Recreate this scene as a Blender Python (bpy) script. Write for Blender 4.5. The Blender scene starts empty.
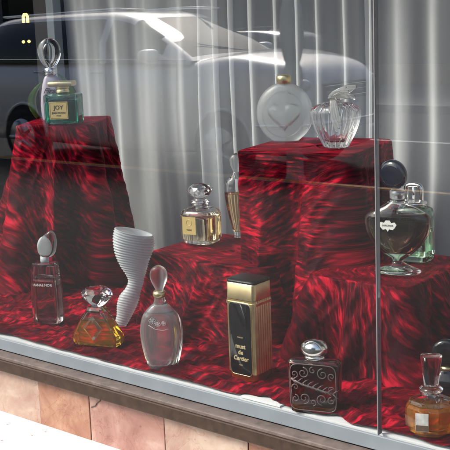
import bpy, bmesh, math, random
from mathutils import Vector, Matrix, noise
sc = bpy.context.scene
col = sc.collection
random.seed(7)
PI = math.pi
R = math.radians
FLOOR = 0.6916          # height of the display board
CAM = Vector((2.0, -1.75, 1.55))

# ------------------------------------------------------------------ materials
def new_mat(name):
    m = bpy.data.materials.new(name); m.use_nodes = True
    nt = m.node_tree
    return m, nt, nt.nodes['Principled BSDF'], nt.nodes['Material Output']

def pm(name, color, rough=.5, metal=0., spec=.5, trans=0., ior=1.45, coat=0., bump=None, vary=0., vscale=6., emit=None, estr=0., sheen=0.):
    m, nt, b, out = new_mat(name)
    b.inputs['Base Color'].default_value = (*color, 1)
    b.inputs['Roughness'].default_value = rough
    b.inputs['Metallic'].default_value = metal
    b.inputs['Specular IOR Level'].default_value = spec
    b.inputs['Transmission Weight'].default_value = trans
    b.inputs['IOR'].default_value = ior
    b.inputs['Coat Weight'].default_value = coat
    b.inputs['Sheen Weight'].default_value = sheen
    tc = nt.nodes.new('ShaderNodeTexCoord')
    if vary:
        n = nt.nodes.new('ShaderNodeTexNoise'); n.inputs['Scale'].default_value = vscale; n.inputs['Detail'].default_value = 6
        nt.links.new(tc.outputs['Object'], n.inputs['Vector'])
        r = nt.nodes.new('ShaderNodeValToRGB')
        r.color_ramp.elements[0].position = .3; r.color_ramp.elements[1].position = .72
        r.color_ramp.elements[0].color = (*[c*(1-vary) for c in color], 1)
        r.color_ramp.elements[1].color = (*[min(1, c*(1+vary)) for c in color], 1)
        nt.links.new(n.outputs['Fac'], r.inputs['Fac']); nt.links.new(r.outputs['Color'], b.inputs['Base Color'])
        mr = nt.nodes.new('ShaderNodeMapRange'); mr.inputs['To Min'].default_value = max(0, rough-.12); mr.inputs['To Max'].default_value = min(1, rough+.12)
        nt.links.new(n.outputs['Fac'], mr.inputs['Value']); nt.links.new(mr.outputs['Result'], b.inputs['Roughness'])
    if bump:
        n2 = nt.nodes.new('ShaderNodeTexNoise'); n2.inputs['Scale'].default_value = bump[0]; n2.inputs['Detail'].default_value = 8
        nt.links.new(tc.outputs['Object'], n2.inputs['Vector'])
        bp = nt.nodes.new('ShaderNodeBump'); bp.inputs['Strength'].default_value = bump[1]; bp.inputs['Distance'].default_value = bump[2] if len(bump) > 2 else .01
        nt.links.new(n2.outputs['Fac'], bp.inputs['Height']); nt.links.new(bp.outputs['Normal'], b.inputs['Normal'])
    if emit:
        b.inputs['Emission Color'].default_value = (*emit, 1); b.inputs['Emission Strength'].default_value = estr
    return m

def velvet(name, angle=35., warp=1., seed=0., lo=.405, hi=.69):
    """crushed velvet: pile pressed in different directions, its sheen painted into the colour as bright red streaks beside deep wine patches"""
    m, nt, b, out = new_mat(name)
    N = nt.nodes; L = nt.links
    uv = N.new('ShaderNodeUVMap'); uv.uv_map = 'UVMap'
    # slow warp
    w = N.new('ShaderNodeTexNoise'); w.noise_dimensions = '3D'; w.inputs['Scale'].default_value = 7; w.inputs['Detail'].default_value = 3
    add0 = N.new('ShaderNodeVectorMath'); add0.operation = 'ADD'; add0.inputs[1].default_value = (seed, seed*.7, seed*.3)
    L.new(uv.outputs['UV'], add0.inputs[0]); L.new(add0.outputs[0], w.inputs['Vector'])
    sub = N.new('ShaderNodeVectorMath'); sub.operation = 'SUBTRACT'; sub.inputs[1].default_value = (.5, .5, .5)
    L.new(w.outputs['Color'], sub.inputs[0])
    sca = N.new('ShaderNodeVectorMath'); sca.operation = 'SCALE'; sca.inputs['Scale'].default_value = .014*warp
    L.new(sub.outputs[0], sca.inputs[0])
    add = N.new('ShaderNodeVectorMath'); add.operation = 'ADD'
    L.new(add0.outputs[0], add.inputs[0]); L.new(sca.outputs[0], add.inputs[1])
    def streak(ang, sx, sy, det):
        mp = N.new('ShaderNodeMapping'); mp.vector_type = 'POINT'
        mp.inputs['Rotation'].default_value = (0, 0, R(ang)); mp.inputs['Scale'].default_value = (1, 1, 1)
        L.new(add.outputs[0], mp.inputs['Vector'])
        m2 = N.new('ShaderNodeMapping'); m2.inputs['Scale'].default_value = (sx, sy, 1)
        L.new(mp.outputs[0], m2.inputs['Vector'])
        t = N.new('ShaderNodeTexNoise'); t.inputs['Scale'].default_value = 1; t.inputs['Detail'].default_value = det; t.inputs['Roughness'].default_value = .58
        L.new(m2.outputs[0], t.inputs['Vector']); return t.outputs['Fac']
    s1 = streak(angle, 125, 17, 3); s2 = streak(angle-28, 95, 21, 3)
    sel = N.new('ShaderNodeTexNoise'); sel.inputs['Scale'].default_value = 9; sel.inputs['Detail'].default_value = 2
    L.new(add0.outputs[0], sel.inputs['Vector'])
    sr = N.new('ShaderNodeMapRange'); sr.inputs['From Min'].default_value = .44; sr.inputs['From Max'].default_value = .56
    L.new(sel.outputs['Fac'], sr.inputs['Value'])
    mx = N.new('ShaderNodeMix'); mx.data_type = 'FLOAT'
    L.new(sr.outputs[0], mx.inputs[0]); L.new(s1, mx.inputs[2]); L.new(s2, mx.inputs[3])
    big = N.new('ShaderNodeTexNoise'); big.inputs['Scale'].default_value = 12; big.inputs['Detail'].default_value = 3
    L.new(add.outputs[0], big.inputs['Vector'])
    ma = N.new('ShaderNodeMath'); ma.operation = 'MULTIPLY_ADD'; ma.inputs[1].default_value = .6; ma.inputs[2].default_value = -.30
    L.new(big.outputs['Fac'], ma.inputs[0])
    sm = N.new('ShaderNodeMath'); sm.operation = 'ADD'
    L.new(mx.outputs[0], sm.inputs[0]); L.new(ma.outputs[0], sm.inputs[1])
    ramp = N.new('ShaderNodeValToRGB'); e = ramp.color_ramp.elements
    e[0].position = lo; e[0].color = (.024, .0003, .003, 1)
    e[1].position = hi; e[1].color = (.52, .007, .028, 1)  # bright end of the ramp: pile sheen painted into the base colour
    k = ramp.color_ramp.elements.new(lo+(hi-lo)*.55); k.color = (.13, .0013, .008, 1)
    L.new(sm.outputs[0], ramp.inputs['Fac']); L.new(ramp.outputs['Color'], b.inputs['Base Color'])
    b.inputs['Roughness'].default_value = .55
    b.inputs['Specular IOR Level'].default_value = .04
    b.inputs['Sheen Weight'].default_value = .4
    b.inputs['Sheen Roughness'].default_value = .35
    b.inputs['Sheen Tint'].default_value = (.8, .02, .06, 1)
    bp = N.new('ShaderNodeBump'); bp.inputs['Strength'].default_value = .6; bp.inputs['Distance'].default_value = .006
    L.new(sm.outputs[0], bp.inputs['Height']); L.new(bp.outputs['Normal'], b.inputs['Normal'])
    return m

def clear_glass(name, color=(1, 1, 1), rough=0., ior=1.45):
    m, nt, b, out = new_mat(name)
    b.inputs['Base Color'].default_value = (*color, 1); b.inputs['Roughness'].default_value = rough
    b.inputs['Transmission Weight'].default_value = 1; b.inputs['IOR'].default_value = ior
    return m

def pane_glass():
    m = bpy.data.materials.new('window_glass'); m.use_nodes = True
    nt = m.node_tree; nt.nodes.clear(); N = nt.nodes; L = nt.links
    out = N.new('ShaderNodeOutputMaterial'); mix = N.new('ShaderNodeMixShader')
    tr = N.new('ShaderNodeBsdfTransparent'); tr.inputs['Color'].default_value = (.97, .985, .98, 1)
    gl = N.new('ShaderNodeBsdfGlossy'); gl.inputs['Roughness'].default_value = 0.0
    gl.inputs['Color'].default_value = (.97, .98, 1, 1)
    fr = N.new('ShaderNodeFresnel'); 
    geo = N.new('ShaderNodeNewGeometry'); io = N.new('ShaderNodeMix'); io.data_type = 'FLOAT'
    io.inputs[2].default_value = 1.68; io.inputs[3].default_value = 1/1.68     # the node inverts the index on a back face
    L.new(geo.outputs['Backfacing'], io.inputs[0]); L.new(io.outputs[0], fr.inputs['IOR'])
    # the reflection belongs to the outward faces; the back faces of the pane behave the same way from inside
    L.new(fr.outputs[0], mix.inputs[0]); L.new(tr.outputs[0], mix.inputs[1]); L.new(gl.outputs[0], mix.inputs[2])
    L.new(mix.outputs[0], out.inputs['Surface'])
    return m

def curtain_mat():
    m = bpy.data.materials.new('white_voile'); m.use_nodes = True
    nt = m.node_tree; nt.nodes.clear(); N = nt.nodes; L = nt.links
    out = N.new('ShaderNodeOutputMaterial')
    di = N.new('ShaderNodeBsdfDiffuse'); di.inputs['Color'].default_value = (.80, .82, .84, 1)
    tl = N.new('ShaderNodeBsdfTranslucent'); tl.inputs['Color'].default_value = (.80, .82, .84, 1)
    tr = N.new('ShaderNodeBsdfTransparent')
    m1 = N.new('ShaderNodeMixShader'); m1.inputs[0].default_value = .3
    m2 = N.new('ShaderNodeMixShader')
    lw = N.new('ShaderNodeLayerWeight'); lw.inputs['Blend'].default_value = .35
    mr = N.new('ShaderNodeMapRange'); mr.inputs['To Min'].default_value = .50; mr.inputs['To Max'].default_value = .0
    L.new(lw.outputs['Facing'], mr.inputs['Value'])
    L.new(di.outputs[0], m1.inputs[1]); L.new(tl.outputs[0], m1.inputs[2])
    L.new(mr.outputs[0], m2.inputs[0]); L.new(m1.outputs[0], m2.inputs[1]); L.new(tr.outputs[0], m2.inputs[2])
    L.new(m2.outputs[0], out.inputs['Surface'])
    return m

GLASS = clear_glass('clear_glass')
FROST = clear_glass('frosted_glass', (.95, .97, .98), .32)
FROST_W = pm('white_satin_glass', (.84, .89, .90), .40, trans=.5, ior=1.45, bump=(60, .1, .002))
AMBER_Y = pm('yellow_liquid', (.88, .55, .05), .03, trans=.86, ior=1.36)
AMBER_O = pm('orange_liquid', (.95, .36, .02), .05, trans=.72, ior=1.36)
AMBER_P = clear_glass('pale_amber_liquid', (.86, .62, .36), 0, 1.36)
BROWN_L = clear_glass('brown_liquid', (.22, .12, .09), 0, 1.36)
GREEN_L = clear_glass('emerald_liquid', (.03, .42, .30), 0, 1.36)
GREEN_G = clear_glass('pale_green_glass', (.72, .95, .78))
SMOKE = clear_glass('smoked_glass', (.42, .27, .24), .05)
PALE_L = clear_glass('clear_liquid', (.88, .86, .82), 0, 1.36)
LILAC = pm('lilac_satin_glass', (.62, .56, .66), .3, trans=.25)
GOLD = pm('polished_gold', (.86, .70, .38), .34, 1., vary=.12, vscale=25)
GOLD_S = pm('satin_gold', (.76, .63, .36), .36, 1., vary=.1, vscale=40)
SILVER = pm('polished_silver', (.80, .80, .78), .14, 1.)
BLACK = pm('black_gloss', (.006, .006, .008), .08, coat=.6)
NAVY = pm('navy_black_gloss', (.004, .007, .018), .1, coat=.7)
LABEL_G = pm('gold_paper_label', (.72, .55, .22), .42, .35, vary=.08)
LABEL_W = pm('white_paper_label', (.78, .77, .72), .5)
INK = pm('dark_ink', (.02, .018, .015), .5)
INK_G = pm('gold_ink', (.75, .62, .34), .35, .4)
INK_W = pm('white_ink', (.75, .75, .75), .5)
LEAF = pm('green_glass_leaf', (.13, .30, .05), .2, trans=.3)
ETCH = pm('etched_relief', (.13, .10, .10), .4)
ETCH_W = pm('etched_white', (.82, .84, .84), .5, trans=.3)
CURT = curtain_mat()
PANE = pane_glass()

# ------------------------------------------------------------------ mesh helpers
def obj(name, bm, mat, parent=None, smooth=True, loc=None, rot=None):
    me = bpy.data.meshes.new(name)
    bm.normal_update(); bm.to_mesh(me); bm.free()
    for p in me.polygons: p.use_smooth = smooth
    for m in (mat if isinstance(mat, (list, tuple)) else [mat]): me.materials.append(m)
    o = bpy.data.objects.new(name, me); col.objects.link(o)
    if parent: o.parent = parent
    if loc: o.location = loc
    if rot: o.rotation_euler = rot
    return o

def thing(name, label, cat, loc=(0, 0, 0), rz=0., group=None):
    o = bpy.data.objects.new(name, None); col.objects.link(o)
    o.empty_display_size = .05
    o.location = loc; o.rotation_euler = (0, 0, rz)
    o['label'] = label; o['category'] = cat
    if group: o['group'] = group
    return o

def tag(o, label, cat, group=None):
    o['label'] = label; o['category'] = cat
    if group: o['group'] = group
    return o

def struct(o): o['kind'] = 'structure'; return o

def box(bm, x0, x1, y0, y1, z0, z1, bev=0., seg=2, mi=0):
    r = bmesh.ops.create_cube(bm, size=1)
    vs = r['verts']
    bmesh.ops.scale(bm, vec=(x1-x0, y1-y0, z1-z0), verts=vs)
    bmesh.ops.translate(bm, vec=((x0+x1)/2, (y0+y1)/2, (z0+z1)/2), verts=vs)
    fs = list({f for v in vs for f in v.link_faces})
    for f in fs: f.material_index = mi
    if bev > 0:
        es = list({e for v in vs for e in v.link_edges})
        rr = bmesh.ops.bevel(bm, geom=es, offset=bev, segments=seg, affect='EDGES', profile=.5)
        for f in rr['faces']: f.material_index = mi
    return bm

def B(*a, **k): return box(bmesh.new(), *a, **k)

def sup(w, d, e=2., cx=0., cy=0., n=48, rot=0., fl=None):
    """superellipse ring"""
    o = []
    for i in range(n):
        a = 2*PI*i/n
        c, s = math.cos(a), math.sin(a)
        x = w/2*math.copysign(abs(c)**(2/e), c); y = d/2*math.copysign(abs(s)**(2/e), s)
        if fl: k = fl(a); x *= k; y *= k
        o.append((cx+x*math.cos(rot)-y*math.sin(rot), cy+x*math.sin(rot)+y*math.cos(rot)))
    return o

def loft(bm, secs, flip=False, mi=0, cap0=True, cap1=True):
    """secs: list of (z, [(x,y)...])"""
    rings = [[bm.verts.new((x, y, z)) for x, y in pts] for z, pts in secs]
    n = len(rings[0]); fs = []
    for a, b in zip(rings, rings[1:]):
        for i in range(n):
            j = (i+1) % n
            fs.append(bm.faces.new((a[i], a[j], b[j], b[i])))
    if cap0: fs.append(bm.faces.new(rings[0][::-1]))
    if cap1: fs.append(bm.faces.new(rings[-1]))
    for f in fs: f.material_index = mi
    if flip: bmesh.ops.reverse_faces(bm, faces=fs)
    return bm

def interp(rows, steps=8):
    """Catmull-Rom through rows of numbers"""
    out = []
    n = len(rows)
    for i in range(n-1):
        p0 = rows[max(i-1, 0)]; p1 = rows[i]; p2 = rows[i+1]; p3 = rows[min(i+2, n-1)]
        for s in range(steps):
            t = s/steps
            out.append(tuple(.5*((2*b)+(-a+c)*t+(2*a-5*b+4*c-d)*t*t+(-a+3*b-3*c+d)*t**3) for a, b, c, d in zip(p0, p1, p2, p3)))
    out.append(tuple(rows[-1]))
    return out

def secs(rows, e=2., n=48, smooth=0, **k):
    """rows (z, w, d[, cx, cy])"""
    if smooth: rows = interp(rows, smooth)
    return [(r[0], sup(max(r[1], .0005), max(r[2], .0005), e, *(r[3:5] if len(r) > 3 else (0, 0)), n=n, **k)) for r in rows]

def lathe(bm, prof, n=40, smooth=0, flip=False, fl=None, sx=1., sy=1.):
    """prof (z, r)"""
    return loft(bm, secs([(z, 2*r*sx, 2*r*sy) for z, r in prof], 2., n, smooth, fl=fl), flip=flip)

def tube(bm, pts, r, n=8, taper=None, closed=False):
    pts = [Vector(p) for p in pts]; rings = []
    N0 = None
    for i, p in enumerate(pts):
        if closed: t = (pts[(i+1) % len(pts)]-pts[i-1]).normalized()
        else: t = (pts[min(i+1, len(pts)-1)]-pts[max(i-1, 0)]).normalized()
        if N0 is None:
            N0 = t.orthogonal().normalized()
        N0 = (N0-t*N0.dot(t)).normalized(); Bn = t.cross(N0)
        rr = r*(taper(i/(len(pts)-1)) if taper else 1)
        rings.append([bm.verts.new(p+N0*math.cos(2*PI*k/n)*rr+Bn*math.sin(2*PI*k/n)*rr) for k in range(n)])
    m = len(rings)
    for i in range(m if closed else m-1):
        a, b = rings[i], rings[(i+1) % m]
        for k in range(n):
            j = (k+1) % n
            bm.faces.new((a[k], a[j], b[j], b[k]))
    if not closed:
        bm.faces.new(rings[0][::-1]); bm.faces.new(rings[-1])
    return bm

def scale_secs(rows, inset, z0, z1, steps=10):
    """inner copy of rows (z,w,d..) inset by wall thickness, limited to z0..z1"""
    zs = [z0+(z1-z0)*i/steps for i in range(steps+1)]
    out = []
    for z in zs:
        for a, b in zip(rows, rows[1:]):
            if a[0] <= z <= b[0] or (z < rows[0][0]):
                t = 0 if b[0] == a[0] else (z-a[0])/(b[0]-a[0])
                v = [p+(q-p)*t for p, q in zip(a, b)]
                out.append((z, max(v[1]-2*inset, .002), max(v[2]-2*inset, .002), *v[3:])); break
    return out

def rounded(rows, e):
    """round both ends of an inner volume a little"""
    z0, z1 = rows[0][0], rows[-1][0]; q = min(.004, (z1-z0)*.2)
    a = rows[0]; b = rows[-1]
    return [(z0-q, a[1]-2*q, max(a[2]-2*q, .002), *a[3:])]+list(rows)+[(z1+q*.6, max(b[1]-2*q, .002), max(b[2]-2*q, .002), *b[3:])]

def bottle(root, rows, e, glass, liquid, fill, wall=.004, bottom=.010, topz=None, smooth=0, n=48, flat=False, name='bottle_body', lname='liquid'):
    """glass body with a real cavity above the fill and a liquid volume below it"""
    r2 = interp(rows, smooth) if smooth else rows
    bm = loft(bmesh.new(), secs(r2, e, n))
    zt = topz or r2[-1][0]-.006
    zf = r2[0][0]+bottom+(zt-r2[0][0]-bottom)*fill
    if fill < .97:
        loft(bm, secs(rounded(scale_secs(r2, wall, zf+.0009, zt), e), e, n), flip=True)
    o = obj(name, bm, glass, root, smooth=not flat)
    if liquid and fill > .02:
        lb = loft(bmesh.new(), secs(rounded(scale_secs(r2, wall, r2[0][0]+bottom, zf), e)[:-1], e, n))
        obj(lname, lb, liquid, root, smooth=not flat)
    return o

def text(name, body, size, mat, parent, loc, rot=(PI/2, 0, 0), ext=.0003, shear=0., align='CENTER', bold=0., sx=1.):
    c = bpy.data.curves.new(name, 'FONT'); c.body = body; c.size = size; c.extrude = ext
    c.align_x = align; c.align_y = 'CENTER'; c.shear = shear; c.offset = bold; c.resolution_u = 3
    t = bpy.data.objects.new(name, c); col.objects.link(t)
    bpy.context.view_layer.update()
    me = bpy.data.meshes.new_from_object(t.evaluated_get(bpy.context.evaluated_depsgraph_get()))
    bpy.data.objects.remove(t)
    o = bpy.data.objects.new(name, me); col.objects.link(o); me.materials.clear(); me.materials.append(mat)
    o.parent = parent; o.location = loc; o.rotation_euler = rot; o.scale = (sx, 1, 1)
    return o

def autosmooth(o, ang=35):
    me = o.data
    bm = bmesh.new(); bm.from_mesh(me)
    for e in bm.edges:
        if len(e.link_faces) == 2 and e.calc_face_angle(0) > R(ang): e.smooth = False
    bm.to_mesh(me); bm.free()
    return o

def facing(x, y, theta):
    """rz that turns a thing's front so that its right side shows by theta degrees to a passer-by"""
    return math.atan2(CAM.x-x, y-CAM.y)-R(theta)

# ------------------------------------------------------------------ velvet covers
def drape(name, cx, cy, w, d, ztop, rz, flare, mat, label, seed, folds=.02, sag=.006, foot=.03, zbot=FLOOR+.003, nf=(5, 9, 14)):
    """a velvet cloth thrown over a box: top, rounded edge, sides that flare and fold, a little spread on the floor.
    flare: function(angle) -> extra outward reach at the bottom"""
    rnd = random.Random(seed)
    ph = [rnd.uniform(0, 2*PI) for _ in range(8)]
    n = 300; bm = bmesh.new(); uvl = bm.loops.layers.uv.new('UVMap')
    per = []                                        # perimeter of a rounded rectangle
    
    for i in range(n):
        a = 2*PI*i/n
        p = sup(w, d, 9., n=1)[0]
        c, s = math.cos(a), math.sin(a)
        e = 14.
        k = (abs(c*2/w)**e+abs(s*2/d)**e)**(-1/e)
        per.append((Vector((c*k, s*k)), Vector((c, s)).normalized(), a))
    # outward normals of the perimeter
    nor = []
    for i in range(n):
        t = per[(i+1) % n][0]-per[i-1][0]; nor.append(Vector((t.y, -t.x)).normalized())
    H = ztop-zbot
    rings = []
    for j in range(0, 13): rings.append(('top', j/12))
    for j in range(1, 7): rings.append(('edge', j/6))
    NS = 84
    for j in range(1, NS+1): rings.append(('side', j/NS))
    for j in range(1, 7): rings.append(('foot', j/6))
    grid = []; L0 = []
    ca, sa = math.cos(rz), math.sin(rz)
    for kind, t in rings:
        row = []; 
        for i in range(n):
            p, _, a = per[i]; nn = nor[i]
            s_per = a/(2*PI)*(2*(w+d))
            if kind == 'top':
                q = p*max(t, .002)*(1-.0); z = ztop; v = (w/2)*t; uvp = (p.x*t*1.0, p.y*t*1.0)
                z -= sag*(.5-.5*math.cos(3*p.x/w*PI+ph[0]))*(1-t)
            elif kind == 'edge':
                ang = t*PI/2
                q = p+nn*math.sin(ang)*.006; z = ztop-(1-math.cos(ang))*.007
                uvp = (p.x+nn.x*.016*t, p.y+nn.y*.016*t)
            else:
                tt = t if kind == 'side' else 1
                f = flare(a)
                fold = (math.sin(nf[0]*a+ph[1]+.3*tt)*.5+math.sin(nf[1]*a+ph[2]-.3*tt)*.35+math.sin(nf[2]*a+ph[3])*.2+.8*(1-2.2*abs(math.sin(nf[1]*.5*a+ph[5]+.2*tt))))
                out = .006+f*tt**1.05+folds*(tt**.75)*fold
                out = max(out, .004)
                z = ztop-.007-(H-.007)*tt
                if kind == 'foot':
                    out += foot*t*(1+.5*math.sin(7*a+ph[5])); z = zbot+.010*(1-t)*abs(math.sin(11*a+ph[6]))+.001*t
                q = p+nn*out
                uvp = None
            x, y = q.x, q.y
            # crumple
            P3 = Vector((x*1.0+seed*3.1, y*1.0, z))
            amp = 1. if kind in ('side',) else (.5 if kind != 'foot' else .6)
            dn = noise.noise(Vector((x*9, y*9, z*3+seed)))*.006*amp*min(1, 4*t)+noise.noise(Vector((x*30, y*30, z*7)))*.0022*amp
            if kind in ('side', 'foot'):      # pressed creases running slantwise down the cloth
                su = a/(2*PI)*2*(w+d); sv = -z
                c1 = 1-abs(noise.noise(Vector(((su+.55*sv)*26, (sv-.55*su)*6, seed))))*2.4
                c2 = 1-abs(noise.noise(Vector(((su-.2*sv)*48, sv*13, seed+7))))*2.4
                dn += (max(c1, -.2)*.0050+max(c2, -.2)*.0022)*min(1, tt*5)
            if kind in ('top', 'foot'): z += dn*.45 if kind == 'top' else abs(dn)*.6
            else: x += nn.x*dn; y += nn.y*dn
            X = cx+x*ca-y*sa; Y = cy+x*sa+y*ca
            row.append(bm.verts.new((X, Y, z)))
        grid.append(row)
    def uvof(r, i):
        kind, t = rings[r]
        i0 = i % n
        p = per[i0][0]; a = i/n*2*PI
        if kind in ('top',): return ('t', p.x*t+5, p.y*t+5)
        s = i/n*2*(w+d)
        v = {'edge': t*.016, 'side': .016+t*H, 'foot': .016+H+t*foot}[kind]
        return ('s', s, -v)
    for r in range(len(rings)-1):
        for i in range(n):
            j = (i+1) % n
            f = bm.faces.new((grid[r][i], grid[r+1][i], grid[r+1][j], grid[r][j]))
            ks = [(r, i), (r+1, i), (r+1, i+1), (r, i+1)]
            topf = rings[r+1][0] == 'top'
            for lp, (rr, ii) in zip(f.loops, ks):
                if topf:
                    k = uvof(rr, ii % n); lp[uvl].uv = (k[1], k[2])
                else:
                    s = ii/n*2*(w+d)
                    kind, t = rings[rr]
                    v = {'top': 0, 'edge': t*.016, 'side': .016+t*H, 'foot': .016+H+t*foot}[kind]
                    lp[uvl].uv = (s, -v)
    bm.faces.new([grid[0][i] for i in range(n)])
    o = obj(name, bm, mat)
    return tag(o, label, 'draped stand', 'velvet covered display stands')

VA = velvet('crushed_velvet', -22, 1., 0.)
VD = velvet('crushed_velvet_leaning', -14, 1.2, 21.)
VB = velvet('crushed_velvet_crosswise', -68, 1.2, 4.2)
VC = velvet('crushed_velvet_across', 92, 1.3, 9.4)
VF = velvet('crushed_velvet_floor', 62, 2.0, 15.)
VT = VA

def lob(a, c, width):           # smooth bump around angle c
    d = (a-c+PI) % (2*PI)-PI
    return math.exp(-(d/width)**2)

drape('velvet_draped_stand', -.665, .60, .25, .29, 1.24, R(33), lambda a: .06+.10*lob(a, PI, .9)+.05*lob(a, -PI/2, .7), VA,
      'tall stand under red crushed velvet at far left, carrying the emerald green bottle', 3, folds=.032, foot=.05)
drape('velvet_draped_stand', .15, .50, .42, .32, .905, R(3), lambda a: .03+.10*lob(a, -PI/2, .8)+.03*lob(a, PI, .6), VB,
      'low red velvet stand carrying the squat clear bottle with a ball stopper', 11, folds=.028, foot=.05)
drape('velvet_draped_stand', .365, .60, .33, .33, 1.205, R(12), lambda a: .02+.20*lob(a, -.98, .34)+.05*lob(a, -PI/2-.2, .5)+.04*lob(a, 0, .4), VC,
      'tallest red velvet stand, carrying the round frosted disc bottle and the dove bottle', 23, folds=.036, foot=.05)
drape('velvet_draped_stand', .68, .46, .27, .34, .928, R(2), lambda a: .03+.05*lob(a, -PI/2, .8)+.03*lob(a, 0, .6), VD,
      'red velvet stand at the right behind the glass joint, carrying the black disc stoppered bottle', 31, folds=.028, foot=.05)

# velvet lying on the floor of the display
def floor_cloth():
    bm = bmesh.new(); uvl = bm.loops.layers.uv.new('UVMap')
    x0, x1, nx, ny = -1.35, 2.2, 520, 150
    g = []
    for j in range(ny+1):
        row = []
        for i in range(nx+1):
            x = x0+(x1-x0)*i/nx; t = j/ny
            yf = .0119+max(0, .010*noise.noise(Vector((x*5, 3.3, 0)))+.006*noise.noise(Vector((x*17, 1.3, 0))))
            yf += .030*math.exp(-((x-.60)/.045)**2)+.022*math.exp(-((x-.80)/.03)**2)
            y = yf+(.86-yf)*t**1.35
            P3 = Vector((x*1.0, y*1.6, 0))
            w_ = Vector((noise.noise(P3*5), noise.noise(P3*5+Vector((9, 2, 1))), 0))*.05
            q = P3+w_
            h = (1-abs(noise.noise(Vector((q.x*9, q.y*20, 2))))*2.2)*.011+(1-abs(noise.noise(Vector((q.x*22, q.y*34, 5))))*2)*.0045+noise.noise(q*60)*.0015
            edge = min(1, (y-yf)/.03)
            z = FLOOR+.004+max(0, h+.004)*(.45+.55*edge)
            row.append(bm.verts.new((x, y, z)))
        g.append(row)
    for j in range(ny):
        for i in range(nx):
            f = bm.faces.new((g[j][i], g[j][i+1], g[j+1][i+1], g[j+1][i]))
            for lp in f.loops: lp[uvl].uv = (lp.vert.co.x, lp.vert.co.y)
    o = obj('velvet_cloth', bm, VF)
    sd = o.modifiers.new('thick', 'SOLIDIFY'); sd.thickness = .0015
    return tag(o, 'red crushed velvet cloth spread in wrinkles over the window floor under the front bottles', 'cloth')
floor_cloth()

# ------------------------------------------------------------------ curtains
def curtain(x0, x1, y, amp, pitch, label, seed, ztop=2.72, zbot=.70, sharp=1.):
    bm = bmesh.new(); n = int((x1-x0)/.004); m = 40; g = []
    rnd = random.Random(seed); p = [rnd.uniform(0, 6) for _ in range(6)]
    for j in range(m+1):
        z = zbot+(ztop-zbot)*j/m; row = []
        for i in range(n+1):
            x = x0+(x1-x0)*i/n
            xx = x+.02*noise.noise(Vector((x*3, z*.6, seed)))+(z-1.2)*-.035*0
            u = (xx-x0)/pitch+.6*noise.noise(Vector((x*4, 0, seed)))
            s = math.sin(2*PI*u); s = math.copysign(abs(s)**sharp, s)
            am = amp*(1+.5*noise.noise(Vector((x*6, z*.7, seed+4))))
            yy = y+am*s+.006*noise.noise(Vector((x*25, z*1.5, seed)))+.012*noise.noise(Vector((x*5, z*2, seed+8)))
            row.append(bm.verts.new((xx, yy, z)))
        g.append(row)
    for j in range(m):
        for i in range(n): bm.faces.new((g[j][i], g[j][i+1], g[j+1][i+1], g[j+1][i]))
    o = obj('curtain', bm, CURT)
    return tag(o, label, 'curtain', 'white voile curtains at the back of the window')
curtain(-1.06, -.30, .98, .010, .17, 'thin white curtain hanging almost flat behind the emerald bottle, beside the metal post', 2)
curtain(-.34, .34, .955, .029, .088, 'white curtain in deep regular pleats, left of the tallest velvet stand', 5, sharp=.8)
curtain(.30, 1.9, .975, .022, .15, 'white curtain with soft wide folds, behind the dove bottle and the black stoppered bottle', 8)

# ------------------------------------------------------------------ the bottles
def on_floor(x, y, dz=.012): return (x, y, FLOOR+dz)

# slim rectangular bottle, silver-white disc stopper
def slim():
    x, y = -.259, .131
    PL2 = clear_glass('greyish_liquid', (.60, .52, .50), 0, 1.36)
    t = thing('perfume_bottle', 'slim tall clear rectangular bottle with an oval white stopper, leftmost on the velvet floor', 'perfume bottle', on_floor(x, y), facing(x, y, 26))
    rows = [(0, .078, .044), (.05, .084, .048), (.11, .082, .046), (.184, .070, .038), (.190, .066, .034)]
    b = bottle(t, rows, 9, GLASS, PL2, .80, wall=.006, bottom=.016, n=64, topz=.180); autosmooth(b, 40)
    obj('neck', lathe(bmesh.new(), [(.190, .012), (.196, .0125), (.207, .012)]), FROST_W, t)
    st = bmesh.new(); loft(st, secs([(0, .006, .010, 0, 0), (.004, .034, .020, 0, 0), (.018, .054, .026, .002, 0), (.038, .056, .026, .005, 0), (.058, .044, .024, .010, 0), (.073, .024, .018, .014, 0), (.080, .004, .008, .015, 0)], 2.1, smooth=4))
    s = obj('stopper', st, GLASS, t, loc=(.004, 0, .204), rot=(0, R(5), 0))
    ib = bmesh.new(); loft(ib, secs([(0, .004, .006), (.004, .028, .013), (.018, .044, .017), (.036, .042, .017), (.050, .026, .013), (.057, .002, .004)], 2.2, smooth=4))
    obj('stopper_core', ib, FROST_W, s, loc=(-.004, 0, .006))
    text('lettering', 'HANAE MORI', .0105, INK_W, t, (0, -.0258, .128), sx=.95)
slim()

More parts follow.
